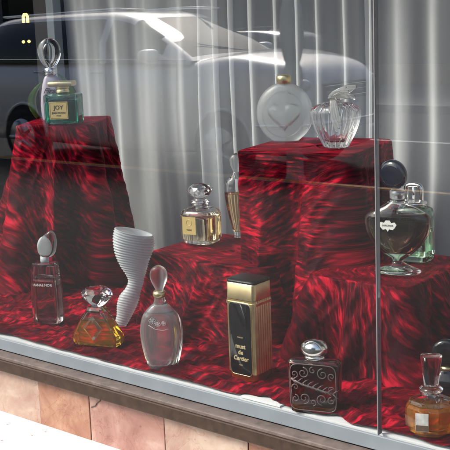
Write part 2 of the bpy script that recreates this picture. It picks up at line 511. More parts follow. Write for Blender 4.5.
# fan shaped bottle, faceted gem stopper
def fan():
    x, y = .006, .075
    t = thing('perfume_bottle', 'wide wedge shaped bottle of yellow perfume with a big cut glass gem stopper', 'perfume bottle', on_floor(x, y), facing(x, y, 30))
    def rect(w, d, c, cx=0):
        return [(cx+w/2, -d/2+c), (cx+w/2, d/2-c), (cx+w/2-c, d/2), (cx-w/2+c, d/2), (cx-w/2, d/2-c), (cx-w/2, -d/2+c), (cx-w/2+c, -d/2), (cx+w/2-c, -d/2)]
    S_ = [(0, rect(.128, .050, .004)), (.028, rect(.134, .052, .004)), (.038, rect(.130, .052, .005)), (.104, rect(.050, .040, .005)), (.112, rect(.040, .030, .004))]
    bm = loft(bmesh.new(), S_)
    # empty cavity above the perfume
    loft(bm, [(.0752, rect(.076, .030, .003)), (.097, rect(.044, .024, .003))], flip=True)
    obj('bottle_body', bm, GLASS, t, smooth=False)
    lb = loft(bmesh.new(), [(.009, rect(.118, .042, .003)), (.036, rect(.122, .044, .003)), (.074, rect(.080, .036, .003))])
    obj('liquid', lb, AMBER_Y, t, smooth=False)
    # raised diamond facet on the front
    fb = bmesh.new()
    vs = [fb.verts.new(p) for p in [(0, -.0265, .094), (.030, -.0265, .058), (0, -.0265, .022), (-.030, -.0265, .058)]]
    vi = [fb.verts.new(p) for p in [(0, -.0335, .082), (.020, -.0335, .058), (0, -.0335, .034), (-.020, -.0335, .058)]]
    for i in range(4): fb.faces.new((vs[i], vi[i], vi[(i+1) % 4], vs[(i+1) % 4]))
    fb.faces.new(vi[::-1]); fb.faces.new(vs)
    bmesh.ops.recalc_face_normals(fb, faces=fb.faces)
    obj('diamond_facet', fb, GLASS, t, smooth=False)
    obj('neck', lathe(bmesh.new(), [(.112, .013), (.115, .015), (.118, .012)]), FROST, t)
    g = bmesh.new()
    rn = random.Random(4)
    def oct_(w, d, ph=0): return [(w/2*math.cos(2*PI*i/8+ph)*rn.uniform(.9, 1.08), d/2*math.sin(2*PI*i/8+ph)*rn.uniform(.9, 1.08)) for i in range(8)]
    loft(g, [(0, oct_(.022, .018)), (.010, oct_(.052, .036, .3)), (.030, oct_(.088, .058)), (.041, oct_(.094, .060, .25)), (.052, oct_(.066, .040, .1))])
    bmesh.ops.triangulate(g, faces=[f for f in g.faces if len(f.verts) == 4])
    obj('stopper', g, GLASS, t, smooth=False, loc=(.008, 0, .113), rot=(R(4), R(-4), 0))
fan()

# twisted frosted ribbed vase
def swirl():
    x, y = -.070, .245
    t = thing('perfume_bottle', 'white frosted ribbed bottle twisting upward like a flame, behind the wedge shaped yellow bottle', 'perfume bottle', on_floor(x, y), facing(x, y, 8))
    k = .00295   # metres per photo pixel at that distance
    px = [(331, 122, 8), (327, 123.5, 11), (320, 126.5, 13), (310, 129.5, 17), (301, 133, 18), (293, 137.5, 14), (286, 140, 14), (279, 139.5, 18), (272, 138.5, 24), (262, 138, 31), (254, 139, 36), (246, 140.5, 39), (238, 141, 37)]
    rows = []
    zz0 = px[0][0]
    r = [((zz0-a)*k, w*k*1.02, w*k*.62+.006, (b-126)*k, 0.) for a, b, w in px]
    r = interp(r, 16)
    S_ = []
    for i, (z, w, d, cx, cy) in enumerate(r):
        rb = 1+.04*math.sin(z*2*PI/.0072)
        pts = sup(w*rb, d*rb, 2., cx, cy, 48, rot=z*2.)
        # rim and ribs tilt a little, like the photo's mouth that falls to the right
        S_.append((z, pts))
    bm = bmesh.new()
    rings = []
    for z, pts in S_:
        f = min(1, max(0, (z-.15)/.1))
        cxm = sum(p[0] for p in pts)/len(pts)
        rings.append([bm.verts.new((p[0], p[1], z-(p[0]-cxm)*(.30)-(p[0]-cxm)**2*6*(1-f))) for p in pts])
    # inner wall of the mouth
    last = S_[-1]; z, pts = last
    cxm = sum(p[0] for p in pts)/len(pts)
    for dz, s in ((.002, .96), (.0005, .90), (-.006, .80), (-.009, .40)):
        rings.append([bm.verts.new((cxm+(p[0]-cxm)*s, p[1]*s, z+dz-(p[0]-cxm)*.30)) for p in pts])
    n = 48
    for a, b in zip(rings, rings[1:]):
        for i in range(n):
            j = (i+1) % n; bm.faces.new((a[i], a[j], b[j], b[i]))
    bm.faces.new(rings[0][::-1]); bm.faces.new(rings[-1])
    obj('bottle_body', bm, FROST_W, t)
swirl()

# oval clear bottle with frosted oval stopper
def oval():
    x, y = .268, .048
    t = thing('perfume_bottle', 'clear oval bottle with an etched flower and a frosted egg shaped stopper', 'perfume bottle', on_floor(x, y, .010), facing(x, y, 10))
    rows = [(0, .068, .034), (.004, .074, .038), (.030, .090, .044), (.070, .105, .046), (.105, .107, .046), (.135, .092, .042), (.155, .062, .034), (.168, .034, .026), (.180, .027, .024), (.188, .027, .024)]
    b = bottle(t, rows, 2.4, pm('hazy_glass', (.94, .97, .98), .12, trans=.90), PALE_L, .90, wall=.0055, bottom=.012, smooth=5, topz=.160)
    obj('neck_collar', lathe(bmesh.new(), [(.184, .014), (.188, .0165), (.196, .0165), (.200, .013)]), GOLD_S, t)
    obj('stopper', loft(bmesh.new(), secs([(0, .018, .014), (.006, .020, .016), (.014, .027, .020), (.032, .042, .024), (.048, .043, .024), (.060, .032, .020), (.067, .010, .008)], 2.05, smooth=4)), FROST, t, loc=(0, 0, .197))
    # etched flower
    e = bmesh.new()
    for (px_, pz_, r_) in ((-.018, .128, .009), (-.004, .120, .007), (.010, .122, .006)):
        for k in range(5):
            a = 2*PI*k/5+px_*50
            c = Vector((px_+math.cos(a)*r_*.5, -.0238+abs(px_)*.06, pz_+math.sin(a)*r_*.5))
            pts = [c+Vector((math.cos(a+q)*r_*.45, 0, math.sin(a+q)*r_*.45)) for q in [i*2*PI/9 for i in range(9)]]
            tube(e, pts, .0005, 5, closed=True)
    tube(e, [(-.028, -.0225, .118), (-.012, -.0245, .108), (.008, -.0245, .104), (.022, -.0235, .108)], .0006, 5)
    obj('etched_flower', e, ETCH_W, t)
oval()

# gold box bottle with black plate
def gold():
    x, y = .503, .108
    t = thing('perfume_bottle', 'tall gold box shaped bottle with a black front plate and a black lid', 'perfume bottle', on_floor(x, y, .002), facing(x, y, 38))
    def sec(w, d, c=.010, fl=0.):
        # rounded rectangle with upright flutes on both narrow sides
        pts = []
        n = 6
        def arc(cx, cy, a0):
            return [(cx+c*math.cos(a0+PI/2*i/n), cy+c*math.sin(a0+PI/2*i/n)) for i in range(n+1)]
        m = 42
        ya, yb = -d/2+c, d/2-c
        for i in range(m+1):
            yy = ya+(yb-ya)*i/m
            pts.append((w/2+fl*abs(math.sin(PI*6*i/m))-fl, yy))
        pts += arc(w/2-c, yb, 0)[1:]
        pts += arc(-w/2+c, yb, PI/2)[1:] if False else [(-w/2+c, d/2)]+arc(-w/2+c, yb, PI/2)[1:]
        for i in range(1, m+1):
            yy = yb-(yb-ya)*i/m
            pts.append((-w/2-fl*abs(math.sin(PI*6*i/m))+fl, yy))
        pts += arc(-w/2+c, ya, PI)[1:]
        pts += [(w/2-c, -d/2)]+arc(w/2-c, ya, -PI/2)[1:-1]
        return pts
    w, d = .086, .072
    o = obj('amber_base', loft(bmesh.new(), [(0, sec(w-.008, d-.008)), (.003, sec(w-.002, d-.002)), (.032, sec(w-.002, d-.002))]), clear_glass('amber_base_glass', (.95, .42, .10), .05), t)
    autosmooth(o, 40)
    cb = obj('amber_core', loft(bmesh.new(), [(.006, sec(w-.012, d-.012)), (.031, sec(w-.012, d-.012))]), pm('amber_core', (.62, .20, .04), .3, .6), o); autosmooth(cb, 40)
    o = obj('fluted_case', loft(bmesh.new(), [(.033, sec(w, d, .010, .0022)), (.2115, sec(w, d, .010, .0022))]), GOLD, t); autosmooth(o, 40)
    o = obj('gold_band', loft(bmesh.new(), [(.200, sec(w+.003, d+.003)), (.206, sec(w+.003, d+.003))]), GOLD_S, t); autosmooth(o, 40)
    o = obj('cap', loft(bmesh.new(), [(.2125, sec(w-.001, d-.001)), (.250, sec(w-.001, d-.001)), (.2515, sec(w-.003, d-.003))]), GOLD_S, t); autosmooth(o, 40)
    o = obj('lid', loft(bmesh.new(), [(.252, sec(w-.003, d-.003)), (.256, sec(w-.001, d-.001)), (.259, sec(w-.005, d-.005)), (.2605, sec(w-.016, d-.016, .006))]), pm('lid_black', (.012, .011, .012), .38), t); autosmooth(o, 40)
    pl = bmesh.new()
    pp = loft(pl, [(0, sup(.064, .176, 9, n=64)), (.0018, sup(.064, .176, 9, n=64)), (.0024, sup(.062, .174, 9, n=64))])
    p = obj('front_plate', pl, BLACK, t, loc=(0, -d/2-.0002, .117), rot=(PI/2, 0, 0)); autosmooth(p, 40)
    f = bmesh.new(); tube(f, [(a, b, 0) for a, b in sup(.066, .178, 9, n=64)], .0011, 6, closed=True)
    obj('plate_rim', f, GOLD, p, loc=(0, 0, .0008))
    text('lettering', 'PARFUM', .0045, INK_G, p, (0, .004, .0026), (0, 0, 0))
    text('lettering', 'must', .0150, INK_G, p, (0, -.018, .0026), (0, 0, 0), bold=.0004)
    text('lettering', 'de', .0150, INK_G, p, (0, -.033, .0026), (0, 0, 0), bold=.0004)
    text('lettering', 'Cartier', .0150, INK_G, p, (0, -.048, .0026), (0, 0, 0), bold=.0004, shear=.2)
    text('lettering', 'PARIS', .0040, INK_G, p, (0, -.064, .0026), (0, 0, 0))
gold()

# smoked flask with scrolls and silver dome
def flask():
    x, y = .742, .034
    t = thing('perfume_bottle', 'flat smoked flask covered in engraved scrolls, with a silver domed stopper', 'perfume bottle', on_floor(x, y, .002), facing(x, y, 16))
    rows = [(0, .098, .028), (.004, .106, .034), (.060, .114, .037), (.112, .118, .036), (.120, .112, .032), (.123, .100, .026)]
    b = bottle(t, rows, 7, SMOKE, AMBER_O, .10, wall=.004, bottom=.006, n=64, topz=.112); autosmooth(b, 50)
    def face_y(xx): return -.0186-.0
    e = bmesh.new()
    def spiral(cx, cz, r, turns, a0, sgn):
        pts = []
        m = int(18*turns)
        for i in range(m+1):
            u = i/m; a = a0+sgn*u*turns*2*PI; rr = r*(1-u*.82)
            pts.append((cx+math.cos(a)*rr, -.0186+.0012*abs((cx)/.05), cz+math.sin(a)*rr))
        tube(e, pts, .0015, 5, taper=lambda q: 1-.4*q)
    for sg in (-1, 1):
        spiral(sg*.022, .094, .013, 1.4, PI/2, sg)
        spiral(sg*.042, .090, .009, 1.2, -PI/2, -sg)
        spiral(sg*.020, .036, .013, 1.4, -PI/2, -sg)
        spiral(sg*.041, .034, .009, 1.2, PI/2, sg)
        spiral(sg*.040, .060, .008, 1.1, 0 if sg > 0 else PI, sg)
    spiral(0, .101, .008, 1.1, PI/2, 1); spiral(0, .028, .008, 1.1, -PI/2, 1)
    # diagonal branch with leaves
    br = [(-.050, -.0190, .080), (-.025, -.0196, .068), (0, -.0198, .062), (.026, -.0196, .055), (.050, -.0190, .052)]
    tube(e, br, .0022, 6)
    for i in range(9):
        u = -.045+i*.0113; z = .064-u*.28
        for sg in (-1, 1):
            tube(e, [(u, -.0196, z), (u+.006, -.0198, z+sg*.006), (u+.013, -.0192, z+sg*.010)], .0016, 5, taper=lambda q: 1.2-q)
    tube(e, [(a, -.0180, b+.061) for a, b in sup(.104, .106, 7, n=60)], .0012, 5, closed=True)
    obj('engraving', e, ETCH, t)
    obj('neck_ring', lathe(bmesh.new(), [(.121, .021), (.127, .023), (.131, .018)], sy=.7), SILVER, t)
    obj('stopper', lathe(bmesh.new(), [(.130, .018), (.134, .026), (.145, .0305), (.157, .027), (.165, .015), (.168, .001)], smooth=4, sy=.8), SILVER, t)
    rb = bmesh.new(); tube(rb, [(math.cos(a)*.0185, -.016, .147+math.sin(a)*.0185) for a in [PI*i/14 for i in range(15)]], .0028, 8)
    obj('stopper_loop', rb, SILVER, t)
flask()

# amber bottle at the right with a tall flared stopper
def amber():
    x, y = 1.022, .044
    t = thing('perfume_bottle', 'octagonal bottle of orange perfume with a tall flared clear stopper, lower right', 'perfume bottle', on_floor(x, y, -.0+.004), facing(x, y, 6))
    def o8(r, sy=.72): return [(r*math.cos(2*PI*(i+.5)/8), r*sy*math.sin(2*PI*(i+.5)/8)) for i in range(8)]
    bm = loft(bmesh.new(), [(0, o8(.030)), (.008, o8(.042)), (.024, o8(.047)), (.030, o8(.054)), (.066, o8(.056)), (.083, o8(.046)), (.094, o8(.020)), (.100, o8(.016))])
    loft(bm, [(.074, o8(.043)), (.082, o8(.038)), (.091, o8(.012))], flip=True)
    obj('bottle_body', bm, GLASS, t, smooth=False)
    obj('liquid', loft(bmesh.new(), [(.008, o8(.026)), (.014, o8(.038)), (.030, o8(.046)), (.066, o8(.050)), (.0725, o8(.045))]), AMBER_O, t, smooth=False)
    obj('neck_ring', lathe(bmesh.new(), [(.098, .017), (.102, .023), (.107, .024), (.111, .019), (.113, .014)]), GLASS, t)
    obj('stopper', loft(bmesh.new(), secs([(.112, .026, .018), (.115, .029, .020), (.145, .036, .024), (.174, .044, .028), (.177, .042, .026)], 3.2)), GLASS, t)
    lb = bmesh.new(); box(lb, -.013, .013, -.0412, -.0404, .028, .066)
    l = obj('label_plate', lb, pm('silver_label', (.75, .76, .70), .3, .5, vary=.2, vscale=60), t, smooth=False, rot=(0, 0, 0), loc=(-.014, 0, 0))
    obj('label_foot', B(-.0125, .0125, -.0418, -.0413, .029, .041), pm('dark_label_strip', (.10, .07, .05), .4), l, smooth=False)  # small dark strip along the lower part of the label
amber()

# black bottle at the right edge
def black():
    x, y = .950, .245
    t = thing('perfume_bottle', 'black bottle with a round black stopper, standing behind the orange bottle', 'perfume bottle', on_floor(x, y, .010), facing(x, y, 10))
    obj('bottle_body', loft(bmesh.new(), secs([(0, .060, .040), (.005, .070, .046), (.035, .086, .050), (.048, .080, .046), (.060, .040, .030), (.068, .026, .024)], 3, smooth=4)), BLACK, t)
    obj('neck', lathe(bmesh.new(), [(.067, .012), (.076, .012)]), GOLD_S, t)
    sb = lathe(bmesh.new(), [(-.010, .010), (-.011, .026), (-.007, .032), (0, .0335), (.007, .032), (.011, .026), (.010, .010)], n=48)
    obj('stopper', sb, BLACK, t, loc=(0, 0, .106), rot=(PI/2, 0, 0))
black()

# round shouldered small bottle on the low stand
def rounded_one():
    x, y = .010, .508
    t = thing('perfume_bottle', 'squat clear bottle with a ball stopper and gold label, on the low velvet stand', 'perfume bottle', (x, y, .909), facing(x, y, 30))
    rows = [(0, .082, .070), (.004, .098, .082), (.016, .108, .090), (.030, .110, .092), (.086, .110, .092), (.096, .104, .086), (.104, .080, .066), (.108, .044, .042), (.116, .040, .040)]
    bottle(t, rows, 3.6, GLASS, clear_glass('straw_liquid', (.95, .84, .62), 0, 1.36), .78, wall=.006, bottom=.016, n=64, topz=.102)
    obj('amber_dregs', loft(bmesh.new(), secs([(.0175, .085, .068), (.022, .094, .076), (.030, .094, .076)], 3.6)), AMBER_P, t) if False else None
    for k, zz in enumerate((.112, .120)):
        obj('neck_ring', lathe(bmesh.new(), [(zz, .022), (zz+.003, .0285), (zz+.006, .0285), (zz+.0075, .022)]), GLASS, t)
    obj('neck', lathe(bmesh.new(), [(.108, .019), (.136, .019)]), GLASS, t)
    g = bmesh.new(); bmesh.ops.create_icosphere(g, subdivisions=2, radius=.037)
    bmesh.ops.scale(g, vec=(1, .9, .62), verts=g.verts)
    obj('stopper', g, GLASS, t, smooth=False, loc=(0, 0, .156))
    lb = B(-.022, .022, -.0472, -.0462, .032, .084)
    l = obj('label', lb, LABEL_G, t, smooth=False, loc=(-.014, 0, 0))
    mb = bmesh.new(); tube(mb, [(math.cos(a)*.009, -.0474, .067+math.sin(a)*.009) for a in [2*PI*i/20 for i in range(20)]], .0007, 5, closed=True)
    obj('emblem', mb, INK_G, l)
    text('lettering', 'PARIS', .007, INK, l, (0, -.0474, .045))
rounded_one()

# slender bottle half hidden behind the tallest stand
def slender():
    x, y = .045, .640
    t = thing('perfume_bottle', 'slender amphora bottle half hidden behind the left edge of the tallest velvet stand', 'perfume bottle', (x, y, .905), facing(x, y, 10))
    rows = [(0, .034, .030), (.010, .030, .028), (.020, .036, .030), (.070, .062, .040), (.130, .080, .046), (.165, .074, .044), (.185, .040, .032), (.200, .026, .024)]
    bottle(t, rows, 2.1, GLASS, AMBER_P, .72, wall=.004, bottom=.022, smooth=4, topz=.180)
    obj('stopper', lathe(bmesh.new(), [(.200, .010), (.206, .013), (.222, .020), (.240, .021), (.252, .012), (.256, .001)], smooth=3, sy=.6), FROST, t)
slender()

# emerald bottle
def emerald():
    x, y = -.575, .520
    t = thing('perfume_bottle', 'square emerald green bottle with a gold label and a flat gold cap', 'perfume bottle', (x, y, 1.243), facing(x, y, 17))
    rows = [(0, .108, .070), (.003, .113, .075), (.090, .114, .076), (.0945, .108, .070), (.096, .100, .062)]
    b = bottle(t, rows, 14, clear_glass('green_tinted_glass', (.50, .92, .80)), GREEN_L, .80, wall=.005, bottom=.010, n=96, topz=.090, smooth=0); autosmooth(b, 50)
    obj('neck', lathe(bmesh.new(), [(.096, .017), (.099, .021), (.104, .022), (.111, .019), (.114, .022), (.118, .022), (.119, .018)], smooth=2), GOLD, t)
    cb = bmesh.new(); box(cb, -.041, .041, -.030, .030, .119, .136, .0055, 2)
    autosmooth(obj('cap', cb, GOLD_S, t), 30)
    l = obj('label', B(-.031, .031, -.0394, -.0384, .016, .072), LABEL_G, t, smooth=False, loc=(-.006, 0, 0))
    fr = bmesh.new()
    for a, b2, c, d in ((-.028, .028, .0685, .0693), (-.028, .028, .0187, .0195), (-.028, -.0272, .0195, .0685), (.0272, .028, .0195, .0685)):
        box(fr, a, b2, -.0397, -.0394, c, d)
    obj('label_border', fr, INK, l, smooth=False)
    text('lettering', 'JOY', .0185, INK, l, (0, -.0397, .053), bold=.0003)
    text('lettering', 'JEAN PATOU', .0078, INK, l, (0, -.0397, .036), bold=.0002)
    text('lettering', 'PARIS', .0060, INK, l, (0, -.0397, .027))
emerald()

# lilac bottle with glass ring stopper and green leaves
def leafy():
    x, y = -.720, .600
    t = thing('perfume_bottle', 'pale lilac bottle with clear oval stopper and green leaves, behind the emerald bottle', 'perfume bottle', (x, y, 1.243), facing(x, y, 6))
    rows = [(0, .066, .040), (.004, .074, .046), (.050, .080, .048), (.110, .064, .042), (.140, .046, .034), (.149, .030, .028)]
    obj('bottle_body', loft(bmesh.new(), secs(rows, 3, smooth=4)), LILAC, t)
    obj('neck_collar', lathe(bmesh.new(), [(.147, .017), (.150, .0215), (.172, .0215), (.176, .017)]), SILVER, t)
    for zz in (.154, .161, .168):
        rb = bmesh.new(); tube(rb, [(math.cos(a)*.022, math.sin(a)*.022, zz) for a in [2*PI*i/32 for i in range(32)]], .0011, 5, closed=True)
        obj('collar_ring', rb, SILVER, t)
    so = [(.176, .020, .016), (.184, .046, .030), (.205, .070, .040), (.230, .078, .042), (.252, .068, .038), (.268, .040, .028), (.273, .010, .010)]
    b = loft(bmesh.new(), secs(so, 2.1, smooth=5))
    loft(b, secs([(.188, .006, .006), (.196, .022, .014), (.214, .034, .018), (.238, .036, .018), (.252, .022, .012), (.257, .004, .004)], 2.1, smooth=4), flip=True)
    obj('stopper', b, GLASS, t)
    for sg, top in ((-1, .128), (1, .150)):
        lf = bmesh.new()
        n = 16; L_ = []; R_ = []
        for i in range(n+1):
            u = i/n; z = .004+u*top
            cx = sg*(.052+.022*math.sin(u*PI*.9)-.035*u**3)
            hw = .013*math.sin(PI*min(1, u*.92+.06))**.7+.001
            L_.append((cx-hw, -.010+.01*u, z)); R_.append((cx+hw, -.002, z))
        mid = [((a[0]+b_[0])/2, a[1]-.007, a[2]) for a, b_ in zip(L_, R_)]
        va = [lf.verts.new(p) for p in L_]; vb = [lf.verts.new(p) for p in mid]; vc = [lf.verts.new(p) for p in R_]
        for i in range(n):
            lf.faces.new((va[i], vb[i], vb[i+1], va[i+1])); lf.faces.new((vb[i], vc[i], vc[i+1], vb[i+1]))
        bmesh.ops.solidify(lf, geom=lf.faces[:], thickness=.003)
        obj('leaf', lf, LEAF, t)
    text('lettering', 'First', .026, INK, t, (-.004, -.0235, .098), (R(86), 0, 0), shear=.5, ext=.0012)
leafy()

# round frosted disc bottle
def disc():
    x, y = .248, .615
    t = thing('perfume_bottle', 'large round frosted disc bottle with a narrow gold neck cap and a heart shaped hollow', 'perfume bottle', (x, y, 1.210), facing(x, y, 12))
    def disc_rows(rx, rz, d, zc, zmin):
        rows = []
        m = 22
        for i in range(m+1):
            a = -PI/2+PI*i/m
            z = zc+rz*math.sin(a)
            w = 2*rx*math.cos(a)
            rows.append((z, max(w, .012), max(d*(math.cos(a)**.55), .010)))
        rows = [r for r in rows if r[0] > zmin]
        f = rows[0]; return [(zmin, f[1]*.86, f[2]*.9)]+rows
    D_ = disc_rows(.0815, .0865, .056, .084, .006)
    D_ = [(z-.006, w, d) for z, w, d in D_]
    bm = loft(bmesh.new(), secs(D_, 2.3, 56))
    # heart shaped hollow
    def heart(k): return [(k*16*math.sin(q)**3*.00285, k*(13*math.cos(q)-5*math.cos(2*q)-2*math.cos(3*q)-math.cos(4*q))*.0028) for q in [2*PI*i/48 for i in range(48)]]
    hb = bmesh.new(); loft(hb, [(-.014, heart(.55)), (-.011, heart(.86)), (-.004, heart(1)), (.004, heart(1)), (.011, heart(.86)), (.014, heart(.55))])
    bmesh.ops.recalc_face_normals(hb, faces=hb.faces)
    bmesh.ops.rotate(hb, cent=(0, 0, 0), matrix=Matrix.Rotation(PI/2, 3, 'X'), verts=hb.verts)
    bmesh.ops.translate(hb, vec=(0, 0, .072), verts=hb.verts)
    bmesh.ops.reverse_faces(hb, faces=hb.faces)
    me_ = bpy.data.meshes.new('hollow'); hb.to_mesh(me_); hb.free(); bm.from_mesh(me_)
    obj('bottle_body', bm, clear_glass('frosted_disc_glass', (.93, .95, .96), .30) if False else pm('frosted_disc_glass', (.90, .93, .94), .36, trans=.90), t)
    ri = bmesh.new(); tube(ri, [(.060*math.cos(a), -.0235, .076+.064*math.sin(a)) for a in [2*PI*i/48 for i in range(48)]], .0012, 6, closed=True)
    obj('circle_line', ri, GLASS, t)
    obj('cap', lathe(bmesh.new(), [(.160, .017), (.162, .021), (.181, .021), (.184, .019), (.186, .012)], n=40), GOLD, t)
disc()

# dove bottle
def dove():
    x, y = .470, .540
    t = thing('perfume_bottle', 'clear ribbed tulip shaped bottle with frosted bird wings on its stopper', 'perfume bottle', (x, y, 1.210), facing(x, y, 14))
    prof = [(0, .028), (.004, .034), (.012, .038), (.040, .053), (.070, .063), (.092, .066), (.106, .060), (.116, .042), (.120, .020)]
    bm = lathe(bmesh.new(), prof, n=96, smooth=5, fl=lambda a: 1+.035*math.cos(12*a), sy=.72)
    lathe(bm, [(.018, .010), (.022, .024), (.045, .038), (.075, .047), (.095, .048), (.106, .036), (.110, .012)], n=48, smooth=3, flip=True, sy=.66)
    obj('bottle_body', bm, GLASS, t)
    for k in range(7):          # curling ribs that sweep up and loop over at the shoulder
        u = (k-3)/3
        rb = bmesh.new(); pts = []
        for i in range(22):
            q = i/21; z = .006+q*.108; 
            r = [p for p in prof]
            rad = .034+(.067-.034)*math.sin(min(1, q*1.12)*PI/2)**1.3
            if q > .85: rad *= 1-(q-.85)*2.2
            a = -PI/2+u*1.15+.30*math.sin(q*2.2)
            pts.append((rad*math.cos(a)*1.02, rad*.72*math.sin(a)*1.04, z))
        tube(rb, pts, .0028, 6, taper=lambda q: .6+.7*q)
        obj('rib', rb, GLASS, t)
    obj('neck', lathe(bmesh.new(), [(.117, .019), (.122, .016), (.132, .015)]), GLASS, t)
    # stopper: bird with spread wings
    st = bmesh.new()
    def blade(p0, p1, p2, w, th):
        pts = []
        m = 14
        rings = []
        for i in range(m+1):
            u = i/m
            c = Vector(p0)*(1-u)**2+Vector(p1)*2*u*(1-u)+Vector(p2)*u*u
            dv = (Vector(p1)-Vector(p0))*(1-u)+(Vector(p2)-Vector(p1))*u; dv.normalize()
            sd = Vector((dv.z, 0, -dv.x)).normalized()
            ww = w*(math.sin(PI*(u*.86+.10))**.7)
            tt = th*(math.sin(PI*(u*.86+.10))**.7)
            rings.append([st.verts.new(c+sd*ww*math.cos(q)+Vector((0, 1, 0))*tt*math.sin(q)) for q in [2*PI*k/12 for k in range(12)]])
        for a, b in zip(rings, rings[1:]):
            for k in range(12):
                j = (k+1) % 12; st.faces.new((a[k], a[j], b[j], b[k]))
        st.faces.new(rings[0][::-1]); st.faces.new(rings[-1])
    blade((-.018, -.004, .130), (.010, -.012, .138), (.044, -.014, .132), .008, .007)     # body lying along the mouth
    blade((-.010, .004, .134), (.020, .010, .150), (.056, .008, .160), .012, .0022)      # far wing
    for k in range(4):                                                                  # near wing, four long feathers
        blade((-.014+.006*k, -.014, .134), (.004+.008*k, -.020, .150-.002*k), (.036+.006*k, -.022, .160-.010*k), .0055, .002)
    for k in range(3):                                                                  # tail feathers falling over the flask
        blade((-.002+.004*k, -.036, .130), (.004+.006*k, -.054, .088), (.016+.006*k, -.052, .044+.010*k), .0075, .002)
    blade((.040, -.014, .130), (.050, -.014, .140), (.055, -.014, .126), .0075, .006)
    bmesh.ops.recalc_face_normals(st, faces=st.faces)
    obj('bird_stopper', st, clear_glass('frosted_bird_glass', (.95, .95, .93), .28) if False else pm('frosted_bird_glass', (.92, .92, .90), .24, trans=.88), t)
dove()

# black disc stoppered urn bottle
def urn():
    x, y = .742, .392
    t = thing('perfume_bottle', 'fan shaped bottle of dark perfume on a clear foot, with a black disc stopper', 'perfume bottle', (x, y, .934), facing(x, y, 12))
    rows = [(0, .104, .060), (.003, .112, .064), (.008, .108, .060), (.018, .062, .036), (.028, .026, .020), (.036, .034, .022), (.048, .070, .032), (.068, .112, .042), (.094, .146, .050), (.120, .160, .052), (.140, .156, .050), (.154, .122, .044), (.167, .072, .036), (.179, .036, .028), (.186, .028, .026), (.192, .028, .026)]
    rs = interp(rows, 4)
    bm = loft(bmesh.new(), secs(rs, 2.2, 56))
    loft(bm, secs(rounded(scale_secs(rs, .005, .1455, .172), 2.2), 2.2, 56), flip=True)
    obj('bottle_body', bm, GLASS, t)
    obj('liquid', loft(bmesh.new(), secs(scale_secs(rs, .005, .050, .1445, 18), 2.2, 56)), BROWN_L, t)
    obj('neck_collar', lathe(bmesh.new(), [(.182, .015), (.185, .0185), (.202, .0185), (.204, .015)]), FROST, t)
    sb = lathe(bmesh.new(), [(-.012, .006), (-.014, .022), (-.011, .032), (-.004, .0365), (.004, .0365), (.011, .032), (.014, .022), (.012, .006)], n=56)
    obj('stopper', sb, NAVY, t, loc=(-.010, 0, .2405), rot=(PI/2+R(6), R(6), R(-18)))
    lb = bmesh.new()
    out = [(-.022, .004), (-.017, .010), (-.009, .008), (-.005, .014), (.005, .014), (.009, .008), (.017, .010), (.022, .004), (.017, -.004), (.012, -.009), (.004, -.007), (0, -.013), (-.004, -.007), (-.012, -.009), (-.017, -.004)]
    loft(lb, [(0, out), (.0009, out)])
    l = obj('label', lb, LABEL_W, t, smooth=False, loc=(-.018, -.0284, .120), rot=(PI/2, 0, R(-6)))
    text('lettering', 'SHALIMAR', .0062, INK, l, (0, .0015, .0011), (0, 0, 0))
urn()

# pale green bottle with silver loop
def green_pale():
    x, y = .705, .535
    t = thing('perfume_bottle', 'pale green square shouldered bottle with a silver loop handle cap, behind the black stoppered bottle', 'perfume bottle', (x, y, .934), facing(x, y, 22))
    rows = [(0, .086, .060), (.004, .092, .066), (.020, .096, .070), (.118, .096, .070), (.132, .088, .062), (.139, .060, .046), (.142, .042, .038)]
    bottle(t, rows, 4.5, GREEN_G, clear_glass('green_clear_liquid', (.80, .95, .82), 0, 1.36), .55, wall=.005, bottom=.018, n=64, topz=.132)
    obj('neck_collar', lathe(bmesh.new(), [(.141, .026), (.144, .034), (.149, .034), (.153, .024)]), SILVER, t)
    rb = bmesh.new()
    pts = [(-.020, 0, .152), (-.0205, 0, .178), (-.016, 0, .190), (0, 0, .193), (.016, 0, .190), (.0205, 0, .178), (.020, 0, .152)]
    tube(rb, [p for p in interp(pts, 5)], .0062, 10)
    tube(rb, [(0, 0, .152), (0, 0, .191)], .0042, 8)
    obj('loop_handle', rb, SILVER, t)
green_pale()

